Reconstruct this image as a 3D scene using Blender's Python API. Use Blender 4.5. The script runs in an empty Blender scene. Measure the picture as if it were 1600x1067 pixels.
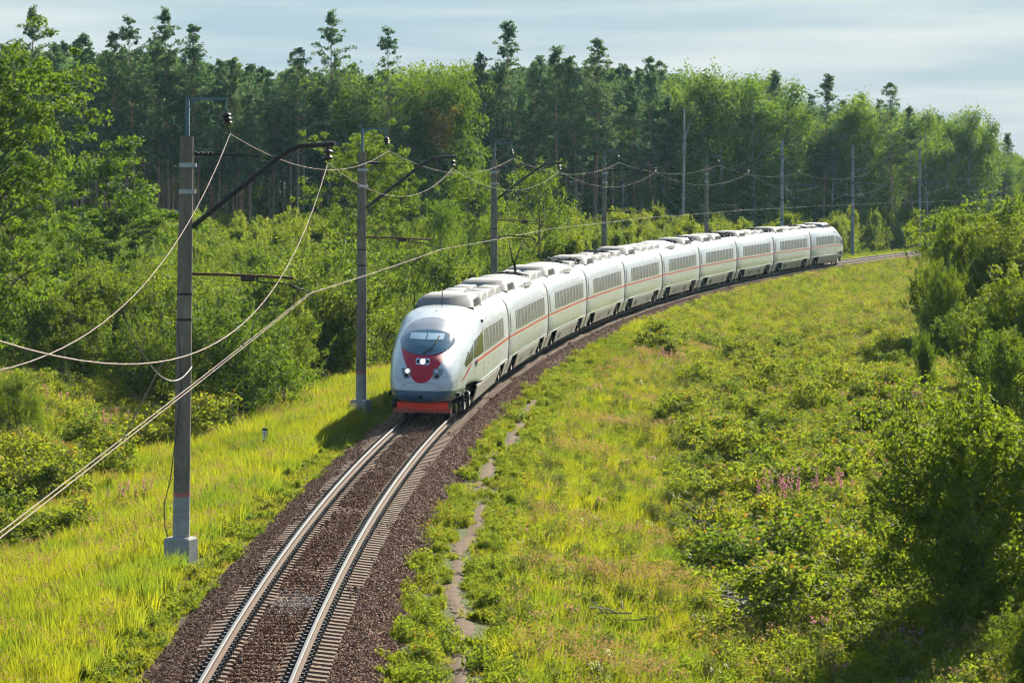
import bpy, math, random
import numpy as np
from mathutils import Matrix, Vector
from mathutils.bvhtree import BVHTree

R = math.radians
scene = bpy.context.scene
col = scene.collection

# ------------------------------------------------------------------ camera
CAM_H = 8.903
PITCH = 0.0458637
FPX = 5574.74                      # focal length in pixels of a 1600 px wide frame
cam_d = bpy.data.cameras.new('camera')
cam_d.sensor_width = 36.0
cam_d.lens = FPX / 1600.0 * 36.0
cam_d.clip_start = 1.0
cam_d.clip_end = 9000.0
cam = bpy.data.objects.new('camera', cam_d)
col.objects.link(cam)
cam.location = (0, 0, CAM_H)
cam.rotation_euler = (math.pi / 2 - PITCH, 0, 0)
scene.camera = cam

# ------------------------------------------------------------------ sky, sun, exposure
SUN_EL, SUN_AZ = R(27.5), R(23)      # azimuth clockwise from +Y (the view axis)
world = bpy.data.worlds.new('World')
scene.world = world
world.use_nodes = True
wn, wl = world.node_tree.nodes, world.node_tree.links
wn.clear()
w_out = wn.new('ShaderNodeOutputWorld')
w_bg = wn.new('ShaderNodeBackground')
w_bg.inputs['Strength'].default_value = 0.055
sky = wn.new('ShaderNodeTexSky')
sky.sky_type = 'NISHITA'
sky.sun_disc = False
sky.sun_elevation = SUN_EL
sky.sun_rotation = SUN_AZ
sky.air_density = 1.3
sky.dust_density = 0.6
sky.ozone_density = 1.2
# thin streaky high cloud all over the dome
tc = wn.new('ShaderNodeTexCoord')
mp = wn.new('ShaderNodeMapping')
mp.inputs['Scale'].default_value = (2.2, 2.2, 26.0)
nz = wn.new('ShaderNodeTexNoise')
nz.inputs['Scale'].default_value = 2.6
nz.inputs['Detail'].default_value = 6.0
nz.inputs['Roughness'].default_value = 0.55
rp = wn.new('ShaderNodeValToRGB')
rp.color_ramp.elements[0].position = 0.42
rp.color_ramp.elements[0].color = (1.35, 2.9, 4.3, 1)
rp.color_ramp.elements[1].position = 0.62
rp.color_ramp.elements[1].color = (3.3, 4.3, 5.1, 1)
mx = wn.new('ShaderNodeMixRGB')
# the veil is seen edge-on near the horizon and thins towards the zenith
sxyz = wn.new('ShaderNodeSeparateXYZ')
wl.new(tc.outputs['Generated'], sxyz.inputs[0])
veil = wn.new('ShaderNodeMapRange')
veil.inputs['From Min'].default_value = 0.0; veil.inputs['From Max'].default_value = 0.5
veil.inputs['To Min'].default_value = 0.92; veil.inputs['To Max'].default_value = 0.15
wl.new(sxyz.outputs['Z'], veil.inputs['Value'])
wl.new(veil.outputs[0], mx.inputs[0])
wl.new(tc.outputs['Generated'], mp.inputs['Vector'])
wl.new(mp.outputs[0], nz.inputs['Vector'])
wl.new(nz.outputs['Fac'], rp.inputs[0])
wl.new(rp.outputs[0], mx.inputs[2])
wl.new(sky.outputs[0], mx.inputs[1])
wl.new(mx.outputs[0], w_bg.inputs['Color'])
wl.new(w_bg.outputs[0], w_out.inputs['Surface'])

sun_d = bpy.data.lights.new('sun', 'SUN')
sun_d.energy = 5.0
sun_d.angle = R(0.55)
sun_d.color = (1.0, 0.92, 0.76)
sun = bpy.data.objects.new('sun', sun_d)
col.objects.link(sun)
sdir = Vector((math.sin(SUN_AZ) * math.cos(SUN_EL), math.cos(SUN_AZ) * math.cos(SUN_EL), math.sin(SUN_EL)))
sun.rotation_euler = (-sdir).to_track_quat('-Z', 'Y').to_euler()
sun.location = (60, 200, 120)

vs = scene.view_settings
scene.display_settings.display_device = 'sRGB'
vs.view_transform = 'Standard'
vs.look = 'None'
vs.exposure = 1.5
vs.gamma = 1.0
vs.use_curve_mapping = False
cy = scene.cycles
DENOISE = True
cy.use_light_tree = False
cy.max_bounces = 4
cy.diffuse_bounces = 2
cy.glossy_bounces = 2
cy.transmission_bounces = 2
cy.volume_bounces = 0
cy.transparent_max_bounces = 6
cy.sample_clamp_indirect = 6.0
cy.caustics_reflective = False
cy.caustics_refractive = False
cy.use_adaptive_sampling = False
cy.filter_width = 1.15
cy.adaptive_threshold = 0.025
cy.adaptive_min_samples = 24
try:
    cy.use_denoising = DENOISE
    cy.denoiser = 'OPENIMAGEDENOISE'
    cy.denoising_prefilter = 'ACCURATE'
except Exception:
    pass

# ------------------------------------------------------------------ the line of the track
_S = np.arange(-220.0, 3200.0, 0.5)
_T = 0.0692473 + 0.00080949 * np.minimum(_S, 520.0)
_dx, _dy = np.sin(_T), np.cos(_T)
_X = np.concatenate([[0], np.cumsum((_dx[1:] + _dx[:-1]) * 0.25)])
_Y = np.concatenate([[0], np.cumsum((_dy[1:] + _dy[:-1]) * 0.25)])
_i0 = int(np.argmin(abs(_S)))
_X += -1.77444 - _X[_i0]
_Y += 154.6155 - _Y[_i0]
CANT = 0.0243

def cen(s):
    return np.interp(s, _S, _X), np.interp(s, _S, _Y), np.interp(s, _S, _T)

def wpt(s, lat):
    x, y, t = cen(s)
    return x + lat * np.cos(t), y - lat * np.sin(t)

def tpt(s, lat, z):                # track frame (canted about the inner rail)
    c, sn = math.cos(CANT), math.sin(CANT)
    l = (lat - 0.79) * c + z * sn + 0.79
    zz = -(lat - 0.79) * sn + z * c + 0.0 * np.asarray(s)
    x, y = wpt(s, l)
    return x, y, zz

def slat(x, y):
    i = int(np.argmin((_X - x) ** 2 + (_Y - y) ** 2))
    t = _T[i]
    return _S[i], (x - _X[i]) * math.cos(t) - (y - _Y[i]) * math.sin(t)

def at(px, py, D):                 # a point of the photograph (1600 px frame) at distance D -> world x, z
    a, b = (px - 800) / FPX, (533.5 - py) / FPX
    dy = math.cos(PITCH) + math.sin(PITCH) * b
    dz = -math.sin(PITCH) + math.cos(PITCH) * b
    t = D / dy
    return a * t, CAM_H + dz * t

# ------------------------------------------------------------------ terrain height
_PL = np.array([-2500, -120, -60, -30, -22, -17, -13, -10, -7, -4.6, -3.2, -2.3, -1.8, 1.9, 2.5, 3.4, 5.5, 8.0, 10.2, 12.0, 15, 19, 24, 40, 100, 1200.])
_PZ = np.array([0.5, 0.0, -0.6, -1.0, -1.2, -1.7, -2.3, -2.2, -1.55, -0.95, -0.78, -0.66, -0.60, -0.60, -0.66, -0.72, -0.95, -1.6, -2.1, -1.85, -1.2, -0.7, -0.4, 0.0, 0.2, 0.5])

def gz(s, lat):
    s = np.asarray(s, float)
    lat = np.asarray(lat, float)
    z = np.interp(lat, _PL, _PZ)
    w = np.clip((abs(lat) - 3.2) / 5.0, 0, 1)
    n = 0.16 * np.sin(s * 0.21 + lat * 0.33) + 0.12 * np.sin(s * 0.47 - lat * 0.71 + 1.3) + 0.22 * np.sin(s * 0.061 + 0.9 + lat * 0.05)
    # a bank of turned earth on the far left
    b = 1.9 * np.exp(-((lat + 19.5) / 4.0) ** 2 - ((s + 12) / 16.0) ** 2)
    return z + w * n + b

def gzw(x, y):
    s, l = slat(x, y)
    return float(gz(s, l))

# ------------------------------------------------------------------ mesh helpers
class Geo:
    def __init__(self):
        self.V, self.Q, self.T, self.n = [], [], [], 0
        self.QM, self.TM = [], []

    def add(self, v, q=None, t=None, m=0):
        v = np.asarray(v, np.float32).reshape(-1, 3)
        if q is not None and len(q):
            q = np.asarray(q, np.int64).reshape(-1, 4) + self.n
            self.Q.append(q)
            self.QM.append(np.full(len(q), m, np.int32))
        if t is not None and len(t):
            t = np.asarray(t, np.int64).reshape(-1, 3) + self.n
            self.T.append(t)
            self.TM.append(np.full(len(t), m, np.int32))
        self.V.append(v)
        self.n += len(v)
        return self

    def box(self, c, d, m=0, rot=None, taper=1.0):
        x, y, z = d[0] / 2, d[1] / 2, d[2] / 2
        k = taper
        v = np.array([(-x, -y, -z), (x, -y, -z), (x, y, -z), (-x, y, -z), (-x * k, -y * k, z), (x * k, -y * k, z), (x * k, y * k, z), (-x * k, y * k, z)])
        if rot is not None:
            v = v @ np.array(rot.to_3x3()).T
        return self.add(v + np.array(c), [(0, 3, 2, 1), (4, 5, 6, 7), (0, 1, 5, 4), (1, 2, 6, 5), (2, 3, 7, 6), (3, 0, 4, 7)], m=m)

    def cbox(self, c, d, ch, m=0):  # box with all vertical edges and the top edge chamfered
        x, y, z = d[0] / 2, d[1] / 2, d[2] / 2
        ring = lambda a, b, h: [(a - ch, -b, h), (a, -b + ch, h), (a, b - ch, h), (a - ch, b, h), (-a + ch, b, h), (-a, b - ch, h), (-a, -b + ch, h), (-a + ch, -b, h)]
        v = ring(x, y, -z) + ring(x, y, z - ch) + ring(x - ch, y - ch, z)
        q = []
        for k in range(2):
            for i in range(8):
                j = (i + 1) % 8
                q.append((k * 8 + i, k * 8 + j, k * 8 + 8 + j, k * 8 + 8 + i))
        t = [(16, 16 + i, 17 + i) for i in range(1, 7)] + [(0, i + 1, i) for i in range(1, 7)]
        return self.add(np.array(v) + np.array(c), q, t, m)

    def tube(self, pts, rad, n=8, m=0, cap=True):
        pts = np.asarray(pts, float)
        rad = np.broadcast_to(np.asarray(rad, float), (len(pts),))
        d = np.gradient(pts, axis=0)
        d /= np.linalg.norm(d, axis=1)[:, None] + 1e-12
        ref = np.where(abs(d[:, 2:3]) > 0.9, np.array([[1.0, 0, 0]]), np.array([[0, 0, 1.0]]))
        if abs(d[:, 2]).max() > 0.9 and abs(d[:, 2]).min() < 0.9:
            ref = np.broadcast_to(np.array([[0.31, 0.95, 0.05]]), d.shape)
        u = np.cross(d, ref)
        u /= np.linalg.norm(u, axis=1)[:, None] + 1e-12
        w = np.cross(d, u)
        a = np.arange(n) * 2 * math.pi / n
        v = pts[:, None, :] + rad[:, None, None] * (np.cos(a)[None, :, None] * u[:, None, :] + np.sin(a)[None, :, None] * w[:, None, :])
        k = len(pts)
        i = np.arange(k - 1)[:, None] * n
        j = np.arange(n)[None, :]
        jn = (j + 1) % n
        q = np.stack([i + j, i + n + j, i + n + jn, i + jn], -1).reshape(-1, 4)
        t = []
        if cap:
            for b, rev in ((0, False), ((k - 1) * n, True)):
                for jj in range(1, n - 1):
                    t.append((b, b + jj, b + jj + 1) if not rev else (b, b + jj + 1, b + jj))
        return self.add(v.reshape(-1, 3), q, t, m)

    def lathe(self, c, prof, n=14, m=0):   # profile (r, z) pairs
        prof = np.asarray(prof, float)
        a = np.arange(n) * 2 * math.pi / n
        v = np.stack([prof[:, 0, None] * np.cos(a), prof[:, 0, None] * np.sin(a), np.repeat(prof[:, 1, None], n, 1)], -1)
        k = len(prof)
        i = np.arange(k - 1)[:, None] * n
        j = np.arange(n)[None, :]
        jn = (j + 1) % n
        q = np.stack([i + j, i + jn, i + n + jn, i + n + j], -1).reshape(-1, 4)
        t = [(0, jj + 1, jj) for jj in range(1, n - 1)] + [((k - 1) * n, (k - 1) * n + jj, (k - 1) * n + jj + 1) for jj in range(1, n - 1)]
        return self.add(v.reshape(-1, 3) + np.array(c), q, t, m)

    def grid(self, P, m=0, flip=False):    # P (a,b,3)
        a, b = P.shape[:2]
        i = np.arange(a - 1)[:, None] * b
        j = np.arange(b - 1)[None, :]
        q = np.stack([i + j, i + j + 1, i + b + j + 1, i + b + j], -1).reshape(-1, 4)
        if flip:
            q = q[:, ::-1]
        return self.add(P.reshape(-1, 3), q, m=m)

    def mesh(self, name, mats=(), smooth=False):
        me = bpy.data.meshes.new(name)
        V = np.concatenate(self.V) if self.V else np.zeros((0, 3), np.float32)
        Q = np.concatenate(self.Q) if self.Q else np.zeros((0, 4), np.int64)
        T = np.concatenate(self.T) if self.T else np.zeros((0, 3), np.int64)
        nq, nt = len(Q), len(T)
        me.vertices.add(len(V))
        me.vertices.foreach_set('co', V.astype(np.float32).ravel())
        me.loops.add(nq * 4 + nt * 3)
        me.loops.foreach_set('vertex_index', np.concatenate([Q.ravel(), T.ravel()]).astype(np.int32))
        me.polygons.add(nq + nt)
        me.polygons.foreach_set('loop_start', np.concatenate([np.arange(nq) * 4, nq * 4 + np.arange(nt) * 3]).astype(np.int32))
        mi = np.concatenate(self.QM + self.TM) if (self.QM or self.TM) else np.zeros(0, np.int32)
        me.polygons.foreach_set('material_index', mi.astype(np.int32))
        me.polygons.foreach_set('use_smooth', np.full(nq + nt, smooth, bool))
        me.update(calc_edges=True)
        for mm in (mats if isinstance(mats, (list, tuple)) else [mats]):
            me.materials.append(mm)
        return me

def link(name, data, parent=None, **kw):
    o = bpy.data.objects.new(name, data)
    col.objects.link(o)
    if parent is not None:
        o.parent = parent
    for k, v in kw.items():
        o[k] = v
    return o

def sharp(me, ang=35):
    try:
        me.set_sharp_from_angle(angle=R(ang))
    except Exception:
        pass
    return me

# ------------------------------------------------------------------ materials
def mat(name):
    m = bpy.data.materials.new(name)
    m.use_nodes = True
    nt = m.node_tree
    return m, nt.nodes, nt.links, nt.nodes['Principled BSDF']

def simple(name, colr, rough=0.6, metal=0.0, var=0.0, scale=4.0, spec=0.5, bump=0.0, bscale=30.0, coat=0.0, dirt=None, stretch=None):
    m, N, L, b = mat(name)
    b.inputs['Roughness'].default_value = rough
    b.inputs['Metallic'].default_value = metal
    b.inputs['Specular IOR Level'].default_value = min(spec, 0.12) if rough > 0.74 else spec
    b.inputs['Coat Weight'].default_value = coat
    b.inputs['Coat Roughness'].default_value = 0.06
    if var or dirt:
        t = N.new('ShaderNodeTexCoord')
        n = N.new('ShaderNodeTexNoise')
        n.inputs['Scale'].default_value = scale
        n.inputs['Detail'].default_value = 6
        n.inputs['Roughness'].default_value = 0.65
        src = t.outputs['Object']
        if stretch:
            mpn = N.new('ShaderNodeMapping')
            mpn.inputs['Scale'].default_value = stretch
            L.new(src, mpn.inputs['Vector'])
            src = mpn.outputs[0]
        L.new(src, n.inputs['Vector'])
        r = N.new('ShaderNodeValToRGB')
        r.color_ramp.elements[0].position = 0.3
        r.color_ramp.elements[1].position = 0.72
        d = dirt if dirt else tuple(c * (1 - var) for c in colr)
        r.color_ramp.elements[0].color = (*d, 1)
        r.color_ramp.elements[1].color = (*[min(1, c * (1 + var * 0.6)) for c in colr], 1)
        L.new(n.outputs['Fac'], r.inputs[0])
        L.new(r.outputs[0], b.inputs['Base Color'])
    else:
        b.inputs['Base Color'].default_value = (*colr, 1)
    if bump:
        t2 = N.new('ShaderNodeTexCoord')
        n2 = N.new('ShaderNodeTexNoise')
        n2.inputs['Scale'].default_value = bscale
        n2.inputs['Detail'].default_value = 5
        L.new(t2.outputs['Object'], n2.inputs['Vector'])
        bp = N.new('ShaderNodeBump')
        bp.inputs['Strength'].default_value = bump
        bp.inputs['Distance'].default_value = 0.05
        L.new(n2.outputs['Fac'], bp.inputs['Height'])
        L.new(bp.outputs[0], b.inputs['Normal'])
    return m

def leafmat(name, ca, cb, trans=0.45, tgain=1.5, rough=0.65, patch=0.0, pcol=None, pthr=0.6, spec=0.12, tip=None):
    """two-sided leaf: colour varies per plant (random) and in patches over the ground; part of the light passes through"""
    m, N, L, b = mat(name)
    oi = N.new('ShaderNodeObjectInfo')
    ge = N.new('ShaderNodeNewGeometry')
    nz = N.new('ShaderNodeTexNoise')
    nz.inputs['Scale'].default_value = 0.9
    nz.inputs['Detail'].default_value = 3
    L.new(ge.outputs['Position'], nz.inputs['Vector'])
    ad = N.new('ShaderNodeMath'); ad.operation = 'ADD'
    sc = N.new('ShaderNodeMath'); sc.operation = 'MULTIPLY_ADD'
    sc.inputs[1].default_value = 1.6; sc.inputs[2].default_value = -0.8
    L.new(nz.outputs['Fac'], sc.inputs[0])
    hf = N.new('ShaderNodeMath'); hf.operation = 'MULTIPLY_ADD'
    hf.inputs[1].default_value = 0.7; hf.inputs[2].default_value = 0.15
    L.new(oi.outputs['Random'], hf.inputs[0])
    L.new(hf.outputs[0], ad.inputs[0]); L.new(sc.outputs[0], ad.inputs[1])
    ad.use_clamp = True
    m1 = N.new('ShaderNodeMixRGB')
    m1.inputs[1].default_value = (*ca, 1); m1.inputs[2].default_value = (*cb, 1)
    L.new(ad.outputs[0], m1.inputs[0])
    c = m1.outputs[0]
    if pcol is not None:
        n2 = N.new('ShaderNodeTexNoise')
        n2.inputs['Scale'].default_value = patch
        n2.inputs['Detail'].default_value = 4
        n2.inputs['Roughness'].default_value = 0.6
        L.new(ge.outputs['Position'], n2.inputs['Vector'])
        mr = N.new('ShaderNodeMapRange')
        mr.inputs['From Min'].default_value = pthr - 0.06
        mr.inputs['From Max'].default_value = pthr + 0.1
        L.new(n2.outputs['Fac'], mr.inputs['Value'])
        mm = N.new('ShaderNodeMath'); mm.operation = 'MULTIPLY'
        mm.inputs[1].default_value = 0.85
        L.new(mr.outputs[0], mm.inputs[0])
        m2 = N.new('ShaderNodeMixRGB')
        m2.inputs[2].default_value = (*pcol, 1)
        L.new(mm.outputs[0], m2.inputs[0]); L.new(c, m2.inputs[1])
        c = m2.outputs[0]
    L.new(c, b.inputs['Base Color'])
    b.inputs['Roughness'].default_value = rough
    b.inputs['Specular IOR Level'].default_value = spec
    tr = N.new('ShaderNodeBsdfTranslucent')
    g = N.new('ShaderNodeMixRGB'); g.blend_type = 'MULTIPLY'
    g.inputs[0].default_value = 1.0
    g.inputs[2].default_value = (tgain * 1.08, tgain, tgain * 0.55, 1)
    L.new(c, g.inputs[1]); L.new(g.outputs[0], tr.inputs['Color'])
    mix = N.new('ShaderNodeMixShader')
    mix.inputs[0].default_value = trans
    L.new(b.outputs[0], mix.inputs[1]); L.new(tr.outputs[0], mix.inputs[2])
    out = [n for n in N if n.type == 'OUTPUT_MATERIAL'][0]
    L.new(mix.outputs[0], out.inputs['Surface'])
    return m

M = {}
M['grass'] = leafmat('meadow grass', (0.128, 0.168, 0.012), (0.195, 0.208, 0.014), 0.57, 1.85, patch=0.28, pcol=(0.080, 0.135, 0.018), pthr=0.53)
M['grass_short'] = leafmat('short grass', (0.115, 0.148, 0.014), (0.165, 0.180, 0.016), 0.53, 1.70, patch=0.5, pcol=(0.16, 0.12, 0.045), pthr=0.6)
M['grass_dry'] = leafmat('dry grass heads', (0.270, 0.200, 0.110), (0.300, 0.200, 0.120), 0.40, 1.20)
M['weed'] = leafmat('weed leaves', (0.095, 0.152, 0.016), (0.155, 0.188, 0.018), 0.53, 1.80, patch=0.35, pcol=(0.16, 0.17, 0.02), pthr=0.58)
M['weed_grey'] = leafmat('grey green weed leaves', (0.104, 0.133, 0.040), (0.146, 0.170, 0.036), 0.4, 1.2)
M['rasp'] = leafmat('low bush leaves', (0.085, 0.140, 0.013), (0.160, 0.188, 0.015), 0.56, 1.80)
M['rasp_red'] = leafmat('rusty young leaves', (0.21, 0.13, 0.03), (0.23, 0.16, 0.03), 0.5, 1.3)
M['alder'] = leafmat('alder leaves', (0.064, 0.120, 0.012), (0.130, 0.178, 0.014), 0.46, 1.90, patch=0.2, pcol=(0.12, 0.15, 0.018), pthr=0.6)
M['oak'] = leafmat('broad tree leaves', (0.055, 0.108, 0.011), (0.105, 0.160, 0.013), 0.46, 1.95)
M['ybirch'] = leafmat('young birch leaves', (0.100, 0.155, 0.015), (0.168, 0.205, 0.018), 0.50, 1.95, patch=0.05, pcol=(0.07, 0.12, 0.03), pthr=0.58)
M['birch'] = leafmat('birch leaves', (0.062, 0.122, 0.019), (0.105, 0.162, 0.020), 0.48, 1.90)
M['pine'] = leafmat('pine needles', (0.060, 0.134, 0.074), (0.092, 0.158, 0.074), 0.42, 1.45, rough=0.6)
M['spruce'] = leafmat('spruce needles', (0.040, 0.090, 0.036), (0.068, 0.115, 0.036), 0.42, 1.4, rough=0.6)
M['rust_leaf'] = leafmat('rusty turning leaves', (0.200, 0.135, 0.035), (0.170, 0.150, 0.035), 0.40, 1.30)
M['bark'] = simple('grey bark', (0.12, 0.095, 0.075), 0.9, var=0.5, scale=8)
M['pinebark'] = simple('orange pine bark', (0.36, 0.22, 0.15), 0.9, var=0.5, scale=3, dirt=(0.20, 0.14, 0.11))
M['birchbark'] = simple('white birch bark', (0.62, 0.60, 0.56), 0.75, scale=3.0, dirt=(0.16, 0.15, 0.14), stretch=(1, 1, 5))
M['twig'] = simple('dead grey twigs', (0.30, 0.26, 0.23), 0.9, var=0.4, scale=9)
M['pink'] = leafmat('fireweed flowers', (0.42, 0.17, 0.33), (0.46, 0.22, 0.38), 0.45, 1.1)
M['white_flower'] = leafmat('small white flowers', (0.6, 0.6, 0.55), (0.65, 0.65, 0.6), 0.3, 1.0)

# ------------------------------------------------------------------ scatter (stuff only): points with a rotation, a size and a kind
def scatter(name, P, rot, scl, idx, protos, **kw):
    me = bpy.data.meshes.new(name)
    n = len(P)
    me.vertices.add(n)
    me.vertices.foreach_set('co', np.asarray(P, np.float32).ravel())
    for an, ty, arr, key in (('rot', 'FLOAT_VECTOR', rot, 'vector'), ('scl', 'FLOAT', scl, 'value'), ('idx', 'INT', idx, 'value')):
        a = me.attributes.new(an, ty, 'POINT')
        a.data.foreach_set(key, np.asarray(arr, np.int32 if ty == 'INT' else np.float32).ravel())
    o = link(name, me, **kw)
    o['kind'] = 'stuff'
    c = bpy.data.collections.new(name + '_kinds')
    for k, pm in enumerate(protos):
        c.objects.link(bpy.data.objects.new('%s_kind%02d' % (name, k), pm))
    ng = bpy.data.node_groups.new(name + '_spread', 'GeometryNodeTree')
    ng.interface.new_socket('Geometry', in_out='INPUT', socket_type='NodeSocketGeometry')
    ng.interface.new_socket('Geometry', in_out='OUTPUT', socket_type='NodeSocketGeometry')
    N, L = ng.nodes, ng.links
    gi, go = N.new('NodeGroupInput'), N.new('NodeGroupOutput')
    ci = N.new('GeometryNodeCollectionInfo')
    ci.inputs['Collection'].default_value = c
    ci.inputs['Separate Children'].default_value = True
    ci.inputs['Reset Children'].default_value = True
    ip = N.new('GeometryNodeInstanceOnPoints')
    ip.inputs['Pick Instance'].default_value = True
    def na(nm, ty):
        a = N.new('GeometryNodeInputNamedAttribute')
        a.data_type = ty
        a.inputs['Name'].default_value = nm
        return a.outputs['Attribute']
    L.new(gi.outputs[0], ip.inputs['Points'])
    L.new(ci.outputs[0], ip.inputs['Instance'])
    L.new(na('idx', 'INT'), ip.inputs['Instance Index'])
    L.new(na('rot', 'FLOAT_VECTOR'), ip.inputs['Rotation'])
    L.new(na('scl', 'FLOAT'), ip.inputs['Scale'])
    L.new(ip.outputs[0], go.inputs[0])
    md = o.modifiers.new('spread', 'NODES')
    md.node_group = ng
    return o

# ------------------------------------------------------------------ ground
m, N, L, b = mat('earth and low turf')
ge = N.new('ShaderNodeNewGeometry')
n1 = N.new('ShaderNodeTexNoise'); n1.inputs['Scale'].default_value = 0.35; n1.inputs['Detail'].default_value = 8; n1.inputs['Roughness'].default_value = 0.7
L.new(ge.outputs['Position'], n1.inputs['Vector'])
rr = N.new('ShaderNodeValToRGB')
rr.color_ramp.elements[0].position = 0.35; rr.color_ramp.elements[0].color = (0.05, 0.06, 0.02, 1)
rr.color_ramp.elements[1].position = 0.7; rr.color_ramp.elements[1].color = (0.10, 0.085, 0.045, 1)
e = rr.color_ramp.elements.new(0.55); e.color = (0.075, 0.095, 0.022, 1)
L.new(n1.outputs['Fac'], rr.inputs[0]); L.new(rr.outputs[0], b.inputs['Base Color'])
b.inputs['Roughness'].default_value = 0.95; b.inputs['Specular IOR Level'].default_value = 0.1
n2 = N.new('ShaderNodeTexNoise'); n2.inputs['Scale'].default_value = 6; n2.inputs['Detail'].default_value = 6
L.new(ge.outputs['Position'], n2.inputs['Vector'])
bp = N.new('ShaderNodeBump'); bp.inputs['Distance'].default_value = 0.15; bp.inputs['Strength'].default_value = 0.6
L.new(n2.outputs['Fac'], bp.inputs['Height']); L.new(bp.outputs[0], b.inputs['Normal'])
M['earth'] = m

ss = np.concatenate([np.arange(-215, 420, 2.0), np.arange(420, 800, 20.0), np.arange(800, 3150, 150.0)])
ll = np.concatenate([[-2500, -1200, -600, -300, -200], np.arange(-150, -40, 10.0), np.arange(-40, -6, 1.0), np.arange(-6, 6.01, 0.4), np.arange(7, 30, 1.0), [32, 36, 40, 50, 70, 100, 160, 260, 400, 600, 800]])
SS, LL = np.meshgrid(ss, ll, indexing='ij')
gx, gy = wpt(SS, LL)
gzv = gz(SS, LL)
gzv = np.where(abs(LL) < 2.2, gzv - 0.25, gzv)
g = Geo().grid(np.stack([gx, gy, gzv], -1), flip=True)
link('ground', g.mesh('ground', M['earth'], True), kind='structure', label='grassy earth on both sides of the railway')

# ------------------------------------------------------------------ ballast bed
M['ballast'] = None
m, N, L, b = mat('crushed brown ballast')
ge = N.new('ShaderNodeNewGeometry')
vo = N.new('ShaderNodeTexVoronoi'); vo.inputs['Scale'].default_value = 16
L.new(ge.outputs['Position'], vo.inputs['Vector'])
rr = N.new('ShaderNodeValToRGB')
rr.color_ramp.elements[0].position = 0.0; rr.color_ramp.elements[0].color = (0.040, 0.020, 0.011, 1)
rr.color_ramp.elements[1].position = 1.0; rr.color_ramp.elements[1].color = (0.19, 0.105, 0.066, 1)
sp = N.new('ShaderNodeSeparateColor')
L.new(vo.outputs['Color'], sp.inputs[0]); L.new(sp.outputs[0], rr.inputs[0]); L.new(rr.outputs[0], b.inputs['Base Color'])
b.inputs['Roughness'].default_value = 0.9; b.inputs['Specular IOR Level'].default_value = 0.1
bp = N.new('ShaderNodeBump'); bp.inputs['Distance'].default_value = 0.06; bp.inputs['Strength'].default_value = 1.0; bp.invert = True
L.new(vo.outputs['Distance'], bp.inputs['Height']); L.new(bp.outputs[0], b.inputs['Normal'])
M['ballast'] = m
m, N, L, b = mat('ballast stone')
oi = N.new('ShaderNodeObjectInfo')
rr = N.new('ShaderNodeValToRGB')
rr.color_ramp.elements[0].position = 0.0; rr.color_ramp.elements[0].color = (0.085, 0.041, 0.023, 1)
rr.color_ramp.elements[1].position = 1.0; rr.color_ramp.elements[1].color = (0.42, 0.32, 0.27, 1)
e = rr.color_ramp.elements.new(0.55); e.color = (0.205, 0.10, 0.060, 1)
e = rr.color_ramp.elements.new(0.86); e.color = (0.34, 0.195, 0.125, 1)
L.new(oi.outputs['Random'], rr.inputs[0]); L.new(rr.outputs[0], b.inputs['Base Color'])
b.inputs['Roughness'].default_value = 0.85; b.inputs['Specular IOR Level'].default_value = 0.15
M['stone'] = m
m, N, L, b = mat('pale ballast stone')
b.inputs['Base Color'].default_value = (0.36, 0.30, 0.27, 1); b.inputs['Roughness'].default_value = 0.85
M['stone_pale'] = m

BL = np.array([-2.6, -2.2, -1.9, -1.62, -1.42, -1.2, -0.95, -0.6, -0.3, 0, 0.3, 0.6, 0.95, 1.2, 1.42, 1.7, 2.0, 2.35, 2.7, 3.0])
BZ = np.array([-0.86, -0.62, -0.50, -0.34, -0.275, -0.285, -0.29, -0.27, -0.235, -0.225, -0.235, -0.27, -0.29, -0.285, -0.275, -0.30, -0.44, -0.58, -0.68, -0.90])
bs = np.concatenate([np.arange(-160, 60, 0.5), np.arange(60, 560, 2.0)])
bS, bL_ = np.meshgrid(bs, BL, indexing='ij')
bZ = np.broadcast_to(BZ, bS.shape) + 0.018 * np.sin(bS * 3.1 + bL_ * 5) * np.cos(bS * 1.3 - bL_ * 3.7)
bx, by, bz = tpt(bS, bL_, bZ)
edge = abs(bL_ - 0.2) > 2.2
g = Geo().grid(np.stack([bx, by, bz], -1), flip=True)
link('ballast_bed', g.mesh('ballast_bed', M['ballast'], True), kind='structure', label='brown crushed stone bed under the curving track')

rng = np.random.default_rng(5)
def stone_mesh(seed):
    r = np.random.default_rng(seed)
    t = (1 + 5 ** 0.5) / 2
    v = np.array([(-1, t, 0), (1, t, 0), (-1, -t, 0), (1, -t, 0), (0, -1, t), (0, 1, t), (0, -1, -t), (0, 1, -t), (t, 0, -1), (t, 0, 1), (-t, 0, -1), (-t, 0, 1)], float)
    v /= np.linalg.norm(v, axis=1)[:, None]
    v *= r.uniform(0.65, 1.15, (12, 1)) * np.array([1.15, 0.85, 0.65])
    f = [(0, 11, 5), (0, 5, 1), (0, 1, 7), (0, 7, 10), (0, 10, 11), (1, 5, 9), (5, 11, 4), (11, 10, 2), (10, 7, 6), (7, 1, 8), (3, 9, 4), (3, 4, 2), (3, 2, 6), (3, 6, 8), (3, 8, 9), (4, 9, 5), (2, 4, 11), (6, 2, 10), (8, 6, 7), (9, 8, 1)]
    return Geo().add(v * 0.5, t=f).mesh('stone', M['stone_pale'] if seed >= 5 else M['stone'])
SP = 0.545
n = 120000
s_ = np.concatenate([-96 + 118 * rng.random(n) ** 1.35, rng.uniform(0, 300, 60000)])
l_ = np.concatenate([rng.uniform(-2.25, 2.75, n), rng.uniform(1.15, 2.85, 60000)])
n = len(s_)
top = np.interp(l_, BL, BZ)
ph = ((s_ + 160) / SP) % 1.0
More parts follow.
